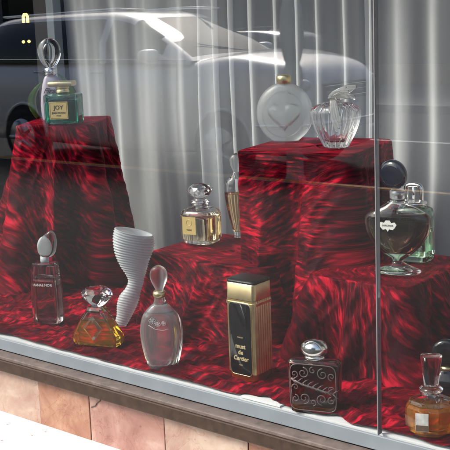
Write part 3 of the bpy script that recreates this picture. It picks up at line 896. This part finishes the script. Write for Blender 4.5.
# ------------------------------------------------------------------ window frame, wall below, ledge
def marble(name, c0, c1, c2, seed):
    m, nt, b, out = new_mat(name); N = nt.nodes; L = nt.links
    tc = N.new('ShaderNodeTexCoord')
    n1 = N.new('ShaderNodeTexNoise'); n1.inputs['Scale'].default_value = 8; n1.inputs['Detail'].default_value = 10; n1.inputs['Roughness'].default_value = .65; n1.inputs['Distortion'].default_value = .8
    mp = N.new('ShaderNodeMapping'); mp.inputs['Location'].default_value = (seed, seed, seed)
    L.new(tc.outputs['Object'], mp.inputs['Vector']); L.new(mp.outputs[0], n1.inputs['Vector'])
    r = N.new('ShaderNodeValToRGB'); e = r.color_ramp.elements
    e[0].position = .30; e[0].color = (*c0, 1); e[1].position = .68; e[1].color = (*c1, 1)
    k = e.new(.5); k.color = (*c2, 1)
    L.new(n1.outputs['Fac'], r.inputs['Fac'])
    v = N.new('ShaderNodeTexNoise'); v.inputs['Scale'].default_value = 5; v.inputs['Detail'].default_value = 5; v.inputs['Distortion'].default_value = 2.5
    L.new(mp.outputs[0], v.inputs['Vector'])
    vr = N.new('ShaderNodeValToRGB'); ve = vr.color_ramp.elements
    ve[0].position = .486; ve[0].color = (1, 1, 1, 1); ve[1].position = .514; ve[1].color = (1, 1, 1, 1)
    vk = ve.new(.5); vk.color = (.80, .62, .54, 1)
    L.new(v.outputs['Fac'], vr.inputs['Fac'])
    mx = N.new('ShaderNodeMix'); mx.data_type = 'RGBA'; mx.blend_type = 'MULTIPLY'; mx.inputs[0].default_value = .8
    L.new(r.outputs['Color'], mx.inputs[6]); L.new(vr.outputs['Color'], mx.inputs[7])
    s = N.new('ShaderNodeTexNoise'); s.inputs['Scale'].default_value = 60; s.inputs['Detail'].default_value = 3
    L.new(mp.outputs[0], s.inputs['Vector'])
    sr = N.new('ShaderNodeValToRGB'); sr.color_ramp.elements[0].position = .26; sr.color_ramp.elements[0].color = (.55, .38, .3, 1); sr.color_ramp.elements[1].position = .34; sr.color_ramp.elements[1].color = (1, 1, 1, 1)
    L.new(s.outputs['Fac'], sr.inputs['Fac'])
    m3 = N.new('ShaderNodeMix'); m3.data_type = 'RGBA'; m3.blend_type = 'MULTIPLY'; m3.inputs[0].default_value = .7
    L.new(mx.outputs[2], m3.inputs[6]); L.new(sr.outputs['Color'], m3.inputs[7])
    L.new(m3.outputs[2], b.inputs['Base Color'])
    b.inputs['Roughness'].default_value = .42
    bp = N.new('ShaderNodeBump'); bp.inputs['Strength'].default_value = .25; bp.inputs['Distance'].default_value = .004
    L.new(n1.outputs['Fac'], bp.inputs['Height']); L.new(bp.outputs['Normal'], b.inputs['Normal'])
    return m

M1 = marble('orange_marble', (.17, .065, .035), (.38, .23, .15), (.27, .13, .08), 1.)
M2 = marble('pink_marble', (.20, .085, .065), (.42, .31, .25), (.31, .17, .135), 5.)
M3 = marble('cream_marble', (.24, .13, .10), (.44, .36, .28), (.34, .235, .18), 9.)
MORTAR = pm('dark_mortar', (.10, .075, .06), .9)
WHITE_ST = pm('white_stone', (.80, .77, .74), .6, vary=.05, vscale=4, bump=(30, .2, .003))
BRONZE = pm('weathered_bronze', (.042, .024, .015), .55, .2, vary=.32, vscale=55, bump=(50, .25, .002))
BRONZE_T = pm('worn_bronze_top', (.12, .094, .082), .55, .15, vary=.35, vscale=45, bump=(60, .2, .002))
ALU = pm('grey_blue_aluminium', (.20, .235, .255), .55, .1, vary=.08, vscale=12)

wall = thing('low_wall', 'low marble tiled wall in pink and cream slabs under the shop window', 'wall', (.5, -.02, 0))
obj('wall_core', B(-3.1, 2.6, .024, .12, 0, .612), MORTAR, wall, smooth=False)
js = [-1.80-.5, -.90-.5, -.44-.5+.30, -.173-.5, .058-.5, .326-.5, .589-.5, .86-.5, 1.12-.5, 1.40-.5, 1.68-.5, 2.0-.5, 2.4-.5]
tm = [M2, M3, M2, M1, M2, M3, M1, M2, M3, M2, M1, M2]
rr = random.Random(2)
for a, b_, mm in zip(js, js[1:], tm):
    q = B(a+.0012, b_-.0012, 0, .0035+.001*rr.random(), .4803, .614, .0012, 1)
    obj('marble_slab', q, mm, wall, smooth=False, loc=(0, rr.uniform(-.001, .001), 0))
# crack and chipped corner on the slab under the left of the sill
ck = bmesh.new()
tube(ck, [(.106-.5, -.0012, .612), (.102-.5, -.0012, .600), (.088-.5, -.0012, .590), (.084-.5, -.0012, .583), (.066-.5, -.0012, .575)], .0014, 5)
tube(ck, [(.60-.5, -.0012, .484), (.605-.5, -.0012, .500), (.615-.5, -.0012, .507)], .0008, 5)
obj('crack', ck, MORTAR, wall)
ledge = B(-3.0, 2.9, -.30, .003, .33, .48, .006, 2)
struct(obj('stone_ledge', ledge, WHITE_ST, smooth=False))
lc = bmesh.new()
tube(lc, [(.215, -.030, .4797), (.220, -.036, .4797), (.212, -.045, .4797), (.216, -.060, .4797)], .0009, 4)
for i in range(9):
    x_ = rr.uniform(-.6, .4); y_ = rr.uniform(-.28, -.05)
    s_ = rr.uniform(.001, .003)
    box(lc, x_-s_*rr.uniform(1, 3), x_+s_, y_-s_, y_+s_, .4790, .4806)
o = obj('ledge_speck', lc, pm('rust_speck', (.45, .26, .20), .8), smooth=False)
o['kind'] = 'stuff'; o['label'] = 'rusty specks and a hairline crack on the white stone ledge'; o['category'] = 'specks'

win = thing('shop_window', 'large shop window pane pair with a thin upright joint, over a brown bronze sill', 'window', (.5, 0, FLOOR))
obj('glass_pane', B(-2.4, .4210, .002, .010, .0005, 2.0), PANE, win, smooth=False)
obj('glass_pane', B(.4242, 2.1, .002, .010, .0005, 2.0), PANE, win, smooth=False)
obj('pane_joint', B(.4218, .4236, -.0015, .0135, .0008, 2.0), pm('joint_silicone', (.22, .21, .215), .3, spec=.7), win, smooth=False)
obj('glazing_bead', B(-2.45, 2.1, -.006, .001, -.031, .0015, .0015, 2), ALU, win, smooth=False)
obj('sill_top', B(-2.45, 2.1, -.0435, -.004, -.042, -.0325, .002, 2), BRONZE_T, win, smooth=False)
obj('sill_front', B(-2.45, 2.1, -.0455, -.010, -.0760, -.0425, .003, 2), BRONZE, win, smooth=False)
obj('head_frame', B(-2.45, 2.1, -.05, .05, 2.0, 2.08, .003, 2), BRONZE, win, smooth=False)
obj('jamb', B(-2.45, -2.4, -.05, .05, .001, 2.0, .003, 2), BRONZE, win, smooth=False)
obj('jamb', B(2.1, 2.15, -.05, .05, -.04, 2.08, .003, 2), BRONZE, win, smooth=False)
# white display board under the velvet
st = obj('display_board', B(-1.42, 2.6, .0150, 1.05, FLOOR-.03, FLOOR), pm('white_board', (.78, .79, .80), .5), smooth=False)
tag(st, 'white board forming the window floor, peeping out along the front edge of the velvet', 'board')
# loose white paper slips by the glass
pp = B(.545, .66, .0115, .030, FLOOR+.0005, FLOOR+.0045, .0005, 1)
tag(obj('paper_strip', pp, pm('white_card', (.85, .86, .86), .5), smooth=False, rot=(0, 0, 0)), 'white card strip against the glass, in front of the velvet below the gold box bottle', 'card')

# corner post between curtain and dark shop
post = thing('window_post', 'slim metal post at the left end of the curtains, upper left corner', 'post', (-1.085, .95, FLOOR))
obj('light_post', B(-.020, .022, -.02, .02, 0, 2.05, .003, 2), ALU, post, smooth=False)
obj('dark_post', B(-.105, -.024, -.01, .03, 0, 2.05, .003, 2), pm('dark_frame', (.03, .028, .03), .5), post, smooth=False)

# ------------------------------------------------------------------ shop behind
PLAST = pm('grey_plaster', (.42, .42, .42), .9, vary=.06, vscale=2)
DARK = pm('dark_interior', (.035, .034, .036), .8, vary=.3, vscale=2)
DFLOOR = pm('dark_wood_floor', (.06, .04, .03), .4, vary=.3, vscale=5)
shop = thing('shop_building', 'shop building round the display window, with a rendered upper facade and a dark room behind', 'building', (0, 0, 0))
CR = pm('rendered_facade', (.50, .46, .40), .85, vary=.06, vscale=1.5, bump=(40, .3, .004))
obj('facade_upper', B(-9, 7, -.06, .18, 2.79, 7.5), CR, shop, smooth=False)
obj('facade_left', B(-9, -2.62, -.08, .18, 0, 2.785), CR, shop, smooth=False)
obj('facade_right', B(3.12, 7, -.08, .18, 0, 2.785), CR, shop, smooth=False)
obj('display_ceiling', B(-2.5, 2.66, .185, 1.1, 2.72, 2.78), PLAST, shop, smooth=False)
obj('display_side_wall', B(2.6, 2.66, .012, 1.08, FLOOR+.001, 2.715), PLAST, shop, smooth=False)
obj('room_back_wall', B(-7, 3, 4.2, 4.3, 0, 3.0), DARK, shop, smooth=False)
obj('room_left_wall', B(-7.1, -7.0, .19, 4.3, 0, 3.0), DARK, shop, smooth=False)
obj('room_right_wall', B(3.0, 3.1, 1.1, 4.3, 0, 3.0), DARK, shop, smooth=False)
obj('room_floor', B(-7, 3, .19, 4.2, -.02, .03), DFLOOR, shop, smooth=False)
obj('room_ceiling', B(-7, 3, 1.12, 4.2, 3.0, 3.05), DARK, shop, smooth=False)
# dark shelving and a few small lit spots inside the shop
shelf = thing('shop_shelf', 'dark shelf unit in the unlit shop, seen past the metal post', 'shelf', (-3.75, 3.1, .03))
for z in (.4, .85, 1.3, 1.72, 2.1): obj('shelf_board', B(-.7, .8, -.15, .2, z, z+.025, .002, 1), pm('dark_shelf', (.05, .04, .035), .5), shelf, smooth=False)
for xx in (-.72, .8): obj('shelf_side', B(xx, xx+.02, -.15, .2, 0, 2.3), pm('dark_shelf_side', (.05, .04, .035), .5), shelf, smooth=False)
WARM = pm('warm_lamp', (1, .8, .3), .5, emit=(1, .66, .18), estr=1.7)
lamp = thing('shop_lamp', 'small arch shaped yellow lamp glowing in the dark shop, upper left corner', 'lamp', (-3.72, 3.0, 1.62))
lb = bmesh.new(); tube(lb, [(-.022, 0, -.03), (-.022, 0, .012), (-.012, 0, .026), (.012, 0, .026), (.022, 0, .012), (.022, 0, -.03)], .010, 8)
obj('lamp_tube', lb, WARM, lamp); obj('lamp_base', B(-.04, .04, -.03, .03, -.042, -.031), BLACK, lamp, smooth=False)
for i, (dx, dz) in enumerate(((-3.76, 1.46), (-3.70, 1.462))):
    q = bmesh.new(); bmesh.ops.create_icosphere(q, subdivisions=2, radius=.011)
    tag(obj('spot_light', q, WARM, loc=(dx, 3.0, dz)), 'tiny warm light below the arch shaped lamp in the dark shop', 'light', 'tiny shop lights')

# ------------------------------------------------------------------ street
def ground_mat(name, c, rough, sc_=3., vary=.12, lines=None):
    m, nt, b, out = new_mat(name); N = nt.nodes; L = nt.links
    tc = N.new('ShaderNodeTexCoord')
    n1 = N.new('ShaderNodeTexNoise'); n1.inputs['Scale'].default_value = sc_; n1.inputs['Detail'].default_value = 8
    L.new(tc.outputs['Object'], n1.inputs['Vector'])
    r = N.new('ShaderNodeValToRGB'); e = r.color_ramp.elements
    e[0].position = .3; e[0].color = (*[k*(1-vary) for k in c], 1); e[1].position = .7; e[1].color = (*[k*(1+vary) for k in c], 1)
    L.new(n1.outputs['Fac'], r.inputs['Fac'])
    src = r.outputs['Color']
    if lines:
        bk = N.new('ShaderNodeTexBrick'); bk.offset = 0.5
        bk.inputs['Color1'].default_value = (1, 1, 1, 1); bk.inputs['Color2'].default_value = (.9, .9, .9, 1); bk.inputs['Mortar'].default_value = (.45, .45, .45, 1)
        bk.inputs['Scale'].default_value = 1; bk.inputs['Mortar Size'].default_value = .008; bk.inputs['Brick Width'].default_value = lines; bk.inputs['Row Height'].default_value = lines*.66
        L.new(tc.outputs['Object'], bk.inputs['Vector'])
        mx = N.new('ShaderNodeMix'); mx.data_type = 'RGBA'; mx.blend_type = 'MULTIPLY'; mx.inputs[0].default_value = 1
        L.new(src, mx.inputs[6]); L.new(bk.outputs['Color'], mx.inputs[7]); src = mx.outputs[2]
    L.new(src, b.inputs['Base Color']); b.inputs['Roughness'].default_value = rough; b.inputs['Specular IOR Level'].default_value = .12
    return m
struct(obj('ground', B(-150, 150, -150, 40, -.5, -.17), ground_mat('earth', (.16, .15, .13), .9), smooth=False))
struct(obj('road', B(-150, 150, -14.0, -6.36, -.20, -.12), ground_mat('asphalt', (.055, .055, .058), .8, 8), smooth=False))
struct(obj('pavement', B(-150, 150, -6.22, -.021, -.19, -.004), ground_mat('paving_slabs', (.030, .029, .030), .75, 4, .1, .9), smooth=False))
struct(obj('far_pavement', B(-150, 150, -18.5, -14.15, -.19, 0.0), ground_mat('far_paving', (.32, .31, .29), .75, 4, .1, .8), smooth=False))
YEL = pm('yellow_kerb_paint', (.62, .33, .03), .6, vary=.15, vscale=9)
kb = bmesh.new(); box(kb, -60, 40, -6.36, -6.221, -.12, .002, .008, 2)
struct(obj('kerb', kb, pm('kerb_stone', (.36, .35, .33), .7, vary=.1), smooth=False))
struct(obj('kerb_yellow_stripe', B(-60, 40, -6.30, -6.235, .003, .008), YEL, smooth=False))
kb = bmesh.new(); box(kb, -60, 40, -14.15, -14.0, -.12, .01, .008, 2)
struct(obj('far_kerb', kb, pm('far_kerb_stone', (.36, .35, .33), .7, vary=.1), smooth=False))
struct(obj('road_line', B(-60, 40, -10.42, -10.30, -.1195, -.116), pm('road_paint', (.7, .7, .66), .6), smooth=False))

# silver car parked at the kerb (seen mirrored in the glass)
PAINT = pm('silver_paint', (.86, .88, .91), .28, .22, coat=1.)
PAINT_D = pm('dark_paint', (.03, .035, .045), .25, .4, coat=1.)
CARGL = pm('dark_car_glass', (.012, .014, .016), .04, spec=.8)
TYRE = pm('tyre_rubber', (.02, .02, .02), .8)
RIM = pm('alloy_rim', (.55, .56, .58), .25, .9)
LAMP_G = pm('headlight_glass', (.86, .88, .9), .08, .3, coat=1)
CHROME = pm('chrome', (.8, .8, .82), .08, 1.)
PLASTIC = pm('black_plastic', (.025, .025, .027), .5)

def car(name, label, loc, rz, paint, Lf=.92, wb=2.75, Lr=.85, W=1.86, H=1.74, belt=1.10, group=None):
    """x forward, origin on the ground below the front axle"""
    t = thing(name, label, 'car', loc, rz, group)
    xr = -wb-Lr; xf = Lf; hd = (belt-1.0)*.9
    hw = W/2
    # stations: x, bottom z, shoulder z, half width, top(hood/deck) z
    st = [(xr, .48, .80, hw*.80, .95), (xr+.05, .34, .92, hw*.90, 1.02), (xr+.30, .26, 1.0, hw*.98, belt+.01), (-wb, .26, 1.02, hw, belt+.02), (-wb*.5, .22, 1.02, hw, belt), (-.85, .22, 1.0, hw, belt-.01), (-.55, .24, .98, hw, belt-.03),
          (0., .26, .90+hd*.5, hw, 1.06+hd), (.40, .26, .86+hd*.5, hw*.98, 1.01+hd), (.66, .25, .80+hd*.5, hw*.93, .95+hd), (.82, .27, .76+hd*.5, hw*.84, .87+hd), (.90, .34, .70+hd*.5, hw*.74, .78+hd), (xf+.02, .42, .62+hd*.5, hw*.66, .70+hd)]
    st = interp(st, 3)
    bm = bmesh.new(); rings = []
    for x, zb, zs, w, zt in st:
        prof = [(0, zb), (.80, zb), (.95, zb+.05), (1.0, zb+.18), (1.0, zs*.75+zb*.25), (.985, zs), (.95, (zs+zt)/2+.015), (.86, zt-.012), (.60, zt+.018), (.30, zt+.035), (0, zt+.04)]
        pts = [(p*w, z) for p, z in prof]+[(-p*w, z) for p, z in prof[-2:0:-1]]
        rings.append([bm.verts.new((x, y, z)) for y, z in pts])
    n = len(rings[0])
    for a, b in zip(rings, rings[1:]):
        for i in range(n):
            j = (i+1) % n; bm.faces.new((a[i], b[i], b[j], a[j]))
    bm.faces.new(rings[0]); bm.faces.new(rings[-1][::-1])
    bmesh.ops.recalc_face_normals(bm, faces=bm.faces)
    body = obj('body', bm, paint, t); s = body.modifiers.new('s', 'SUBSURF'); s.levels = s.render_levels = 1
    # cabin
    def cab(off, z0, z1):
        c = bmesh.new(); rg = []
        cs = [(xr+.14, belt-.05, belt-.03, .80, .78), (xr+.34, belt-.04, H-.16, .88, .72), (xr+.75, belt-.04, H-.02, .93, .72), (-2.2, belt-.04, H, .94, .74), (-1.65, belt-.04, H-.03, .94, .73), (-1.35, belt-.04, H-.13, .93, .72), (-.88, belt-.05, belt+.20, .92, .78), (-.50, belt-.06, belt-.02, .90, .84)]
        for x, zb, zt, wb_, wt in interp(cs, 4):
            zt = max(zt, zb+.01)
            pr = [(wb_, zb), (wb_*.985, zb+(zt-zb)*.4), (wt+.03, zt-(zt-zb)*.13), (wt-.06, zt-.012*min(1, (zt-zb)*4)), (wt*.5, zt+.012), (0, zt+.015)]
            pts = [(p*hw+(off if p > 0 else 0), z) for p, z in pr]+[(-p*hw-(off if p > 0 else 0), z) for p, z in pr[-2::-1]]
            rg.append([c.verts.new((x, y, z)) for y, z in pts])
        for a, b in zip(rg, rg[1:]):
            for i in range(len(a)-1): c.faces.new((a[i], b[i], b[i+1], a[i+1]))
        bmesh.ops.recalc_face_normals(c, faces=c.faces)
        return c
    c = cab(0, 0, 0)
    # greenhouse faces that are glass: sides between pillars, windscreen, rear screen
    for f in c.faces:
        m = f.calc_center_median(); nn = f.normal
        side = abs(nn.y) > .55 and m.z > belt+.03 and m.z < H-.16
        pillar = any(abs(m.x-px_) < .06 for px_ in (-1.85, -2.85))
        scr = m.x > -1.40 and m.x < -.55 and abs(nn.y) < .55 and abs(m.y) < hw*.74 and m.z > belt+.02
        rear = m.x < xr+.36 and abs(nn.y) < .6 and m.z > belt+.06 and abs(m.y) < hw*.68
        if (side and not pillar and xr+.42 < m.x < -.85) or scr or rear: f.material_index = 1
    cb = obj('cabin', c, [paint, CARGL], t)
    for xx in (0, -wb):
        for sg in (-1, 1):
            ab = bmesh.new(); tube(ab, [(xx+.40*math.cos(a), sg*(hw-.004), .36+.40*math.sin(a)) for a in [PI*i/20 for i in range(21)]], .022, 8)
            obj('wheel_arch', ab, PLASTIC if paint is not PAINT else paint, t)
            di = lathe(bmesh.new(), [(-.012, .385), (.006, .385)], n=40)
            obj('wheel_well', di, TYRE, t, loc=(xx, sg*(hw-.004), .38), rot=(PI/2, 0, 0))
            wt = lathe(bmesh.new(), [(-.10, .20), (-.11, .31), (-.08, .345), (.08, .345), (.11, .31), (.10, .20)], n=40)
            wl = obj('wheel', wt, TYRE, t, loc=(xx, sg*(hw-.06), .345), rot=(PI/2, 0, 0))
            rm = lathe(bmesh.new(), [(-.02, .05), (0, .21), (.02, .235), (.03, .225), (.02, .06), (.03, .02)], n=40)
            for k in range(5):
                a = 2*PI*k/5
                tube(rm, [(math.cos(a)*.04, math.sin(a)*.04, .04), (math.cos(a)*.21, math.sin(a)*.21, .034)], .028, 6)
            obj('rim', rm, RIM, wl, loc=(0, 0, .095*(-sg)), rot=(0, PI if sg > 0 else 0, 0))
    for sg in (-1, 1):
        ml = loft(bmesh.new(), secs([(-.07, .10, .10), (-.055, .17, .20), (0, .19, .23), (.05, .16, .20), (.07, .08, .10)], 3, 24, smooth=2))
        obj('door_mirror', ml, paint, t, loc=(-.92, sg*(hw+.10), belt+.05))
        for dx in (-1.95, -2.95):
            hb = bmesh.new(); tube(hb, [(dx, sg*(hw+.006), belt-.14), (dx+.05, sg*(hw+.035), belt-.135), (dx+.15, sg*(hw+.035), belt-.135), (dx+.20, sg*(hw+.006), belt-.14)], .014, 8)
            obj('door_handle', hb, CHROME if paint is PAINT else paint, t)
        sb = bmesh.new(); tube(sb, [(xr+.45, sg*(hw*.955), belt+.015), (-1.5, sg*(hw*.965), belt+.005), (-.5, sg*(hw*.955), belt-.01)], .010, 6)
        obj('belt_trim', sb, CHROME, t)
        rb = bmesh.new(); tube(rb, [(xr+.6, sg*hw*.70, H+.0), (-wb*.55, sg*hw*.71, H+.03), (-1.3, sg*hw*.70, H)], .018, 6)
        obj('roof_rail', rb, CHROME if paint is PAINT else PLASTIC, t)
        for dx in (-.62, -1.72, -2.75):
            gb = bmesh.new(); tube(gb, [(dx, sg*(hw+.0), .34), (dx-.01, sg*(hw+.001), .8), (dx, sg*(hw*.972), belt-.03)], .005, 5)
            obj('door_seam', gb, PLASTIC, t)
        hl = bmesh.new(); loft(hl, secs([(-.075, .20, .14), (-.06, .28, .20), (0, .34, .24), (.055, .30, .19), (.075, .22, .10)], 2.6, 32, smooth=2))
        obj('headlight', hl, LAMP_G, t, loc=(.755, sg*hw*.70, .72+hd), rot=(0, R(-8), R(-34*sg)))
        fl = lathe(bmesh.new(), [(-.02, .03), (0, .055), (.02, .05), (.024, .02)], n=24)
        obj('fog_light', fl, LAMP_G, t, loc=(.90, sg*hw*.56, .42), rot=(0, PI/2, 0))
    for zz in (.58+hd, .64+hd, .70+hd):
        gb = B(.935, .965, -.38, .38, zz, zz+.022, .004, 1); obj('grille_bar', gb, CHROME, t, smooth=False)
    obj('grille', B(.90, .945, -.42, .42, .56+hd, .745+hd, .01, 1), PLASTIC, t, smooth=False)
    bp = bmesh.new(); tube(bp, [(.62, -hw*.97, .42), (.86, -hw*.80, .44), (.98, -hw*.45, .45), (1.0, 0, .45), (.98, hw*.45, .45), (.86, hw*.80, .44), (.62, hw*.97, .42)], .075, 12)
    obj('bumper', bp, paint, t)
    cs_ = bmesh.new(); tube(cs_, [(.45, -hw*.995, .60), (.70, -hw*.94, .60), (.90, -hw*.76, .60), (1.02, -hw*.42, .60), (1.04, 0, .60), (1.02, hw*.42, .60), (.90, hw*.76, .60), (.70, hw*.94, .60), (.45, hw*.995, .60)], .022, 8)
    obj('chrome_strip', cs_, CHROME, t)
    obj('number_plate', B(1.06, 1.075, -.26, .26, .42, .53, .003, 1), LABEL_W, t, smooth=False)
    wp = bmesh.new(); tube(wp, [(-.58, -.35, belt+.03), (-.66, .10, belt+.10), (-.74, .42, belt+.15)], .008, 5)
    obj('wiper', wp, PLASTIC, t)
    return t
car('parked_car', 'silver estate car parked along the far yellow kerb, mirrored in the shop glass', (-5.02, -7.53, -.12+.0), 0, PAINT, H=1.82, belt=1.28, wb=3.2, Lr=1.2)
car('parked_car', 'dark car standing on the opposite side of the street', (-2.6, -12.6, -.12), PI, PAINT_D, H=1.5, belt=.98)
car('parked_car', 'dark blue car further up the opposite side of the street', (-11.5, -12.7, -.12), PI, pm('navy_paint', (.02, .035, .08), .25, .4, coat=1.), H=1.5, belt=.98)

# ornamental lamp post by the kerb, seen mirrored between the bottles
lp = thing('street_lamp', 'pale ornamental street lamp with a swelling baluster shaft, standing at the kerb', 'street lamp', (-3.98, -6.46, -.12))
LPM = pm('pale_green_iron', (.40, .47, .44), .5, .2, vary=.1)
obj('base', lathe(bmesh.new(), [(0, .10), (.12, .10), (.16, .085), (.40, .08), (.46, .10), (.50, .09)], n=32), LPM, lp)
obj('shaft', lathe(bmesh.new(), [(.50, .09), (.75, .085), (.92, .075), (1.0, .085), (1.12, .100), (1.2, .085), (1.24, .070), (1.30, .088), (1.45, .115), (1.7, .11), (1.9, .075), (2.4, .06), (3.3, .05)], n=32, smooth=4), LPM, lp)
obj('lantern', lathe(bmesh.new(), [(3.30, .07), (3.36, .12), (3.7, .19), (3.72, .20)], n=8), GLASS, lp, smooth=False)
obj('lantern_roof', lathe(bmesh.new(), [(3.72, .22), (3.85, .12), (3.95, .03), (4.02, .02)], n=8), LPM, lp, smooth=False)

# buildings across the street
def building(x0, x1, y, h, c, label, shopc, awn=None):
    t = thing('building', label, 'building', ((x0+x1)/2, y, 0), 0, 'buildings across the street')
    w = x1-x0; hw = w/2-.01
    wl = bmesh.new()
    # piers and bands round the openings
    fl_ = [3.2, 6.2, 9.2][: max(1, int(h/3))]
    nb = max(2, int(w/2.6)); bw = w/nb
    wm = pm('facade_render', c, .85, vary=.08, vscale=1.2)
    ob = obj('wall', B(-hw, hw, -6, -.35, 0, h), wm, t, smooth=False)
    sk = bmesh.new()
    zz = 3.2
    box(sk, -hw, hw, -.349, 0, 2.9, 3.9)
    while zz+3 <= h+.1:
        for i in range(nb+1):
            cx = -hw+i*(2*hw/nb); a = max(-hw, cx-bw*.28); b = min(hw, cx+bw*.28)
            box(sk, a, b, -.349, 0, zz+.702, zz+2.498)
        box(sk, -hw, hw, -.349, 0, zz+2.5, zz+3.7)
        zz += 3
    for i in range(nb+1):
        cx = -hw+i*(2*hw/nb); box(sk, max(-hw, cx-.2), min(hw, cx+.2), -.349, 0, 0, 2.898)
    obj('facade', sk, wm, t, smooth=False)
    zz = 3.2
    while zz+3 <= h+.1:
        for i in range(nb):
            cx = -hw+(i+.5)*(2*hw/nb)
            wf = obj('window_frame', B(cx-bw*.215, cx+bw*.215, -.24, -.20, zz+.71, zz+2.49), LABEL_W, t, smooth=False)
            obj('window_glass', B(cx-bw*.19, cx+bw*.19, -.199, -.19, zz+.76, zz+2.44), CARGL, wf, smooth=False)
        zz += 3
    for i in range(nb):
        cx = -hw+(i+.5)*(2*hw/nb)
        obj('shop_front', B(cx-hw/nb+.22, cx+hw/nb-.22, -.30, -.26, .45, 2.88), CARGL, t, smooth=False)
        obj('shop_base', B(cx-hw/nb+.21, cx+hw/nb-.21, -.30, -.10, 0, .44), pm('shop_base', shopc, .6), t, smooth=False)
        if awn:
            a = bmesh.new(); vs = [(cx-hw/nb+.1, .003, 2.95), (cx+hw/nb-.1, .003, 2.95), (cx+hw/nb-.1, 1.1, 2.35), (cx-hw/nb+.1, 1.1, 2.35)]
            a.faces.new([a.verts.new(v) for v in vs]); bmesh.ops.solidify(a, geom=a.faces[:], thickness=.03)
            obj('awning', a, pm('awning_cloth', awn, .8), t, smooth=False)
    obj('cornice', B(-hw, hw, .001, .25, h-.5, h-.15), LABEL_W, t, smooth=False)
# (fronts face +y, towards the shop; middle three lowered so the car's hood reflects sky)
building(-34, -24, -18.5, 9.2, (.40, .36, .30), 'beige rendered building across the street, furthest up the road', (.2, .2, .2))
building(-24, -15, -18.5, 6.2, (.46, .43, .40), 'pale grey building across the street with plain shop fronts', (.25, .2, .15))
building(-15, -7.5, -18.5, 3.9, (.34, .24, .18), 'low brown shop across the street with orange awnings', (.3, .12, .06), (.62, .20, .06))
building(-7.5, 1.5, -18.5, 3.9, (.50, .48, .44), 'cream single storey building across the street, facing the shop', (.25, .25, .25))
building(1.5, 12, -18.5, 9.2, (.36, .36, .36), 'grey building across the street to the right', (.1, .1, .1), (.08, .2, .14))

# ------------------------------------------------------------------ light, sky, camera
w = bpy.data.worlds.new('World'); sc.world = w; w.use_nodes = True
nt = w.node_tree; bg = nt.nodes['Background']
sky = nt.nodes.new('ShaderNodeTexSky'); sky.sky_type = 'NISHITA'; sky.sun_disc = False
SUN_EL, SUN_AZ = 41., 219.      # azimuth from +Y clockwise: from the street, a little to the left
sky.sun_elevation = R(SUN_EL); sky.sun_rotation = R(SUN_AZ); sky.air_density = 1.; sky.dust_density = 4.; sky.altitude = 50
nt.links.new(sky.outputs[0], bg.inputs['Color']); bg.inputs['Strength'].default_value = .15
sd = bpy.data.lights.new('sun', 'SUN'); sd.energy = 2.0; sd.angle = R(18); sd.color = (1, .97, .92)
so = bpy.data.objects.new('sun', sd); col.objects.link(so)
az = R(SUN_AZ); el = R(SUN_EL)
dirv = Vector((math.sin(az)*math.cos(el), math.cos(az)*math.cos(el), math.sin(el)))
so.rotation_euler = dirv.to_track_quat('Z', 'Y').to_euler(); so.location = (0, -5, 20)

cd = bpy.data.cameras.new('camera'); cam = bpy.data.objects.new('camera', cd); col.objects.link(cam)
M = Matrix(((0.7696834618354945, -0.09430904077826217, 0.6314215496832625), (0.637287577938023, 0.17252536640311122, -0.7510656036281785), (-0.03810395757420517, 0.9804798839216214, 0.19289190144282076)))
cam.matrix_world = Matrix.Translation(CAM) @ M.to_4x4()
cd.sensor_width = 36; cd.lens = 1037.762/450*36; cd.clip_end = 500; cd.clip_start = .02
sc.camera = cam
sc.render.resolution_x = sc.render.resolution_y = 1024
sc.view_settings.view_transform = 'Standard'; sc.view_settings.look = 'None'
sc.view_settings.exposure = .92; sc.view_settings.gamma = 1; sc.view_settings.use_curve_mapping = False
sc.render.engine = 'CYCLES'
cy = sc.cycles
cy.max_bounces = 20; cy.transmission_bounces = 16; cy.transparent_max_bounces = 20; cy.glossy_bounces = 8; cy.diffuse_bounces = 4
cy.caustics_refractive = True; cy.caustics_reflective = False; cy.blur_glossy = .6
cy.sample_clamp_indirect = 6; cy.use_denoising = True
try: cy.denoiser = 'OPENIMAGEDENOISE'
except Exception: pass
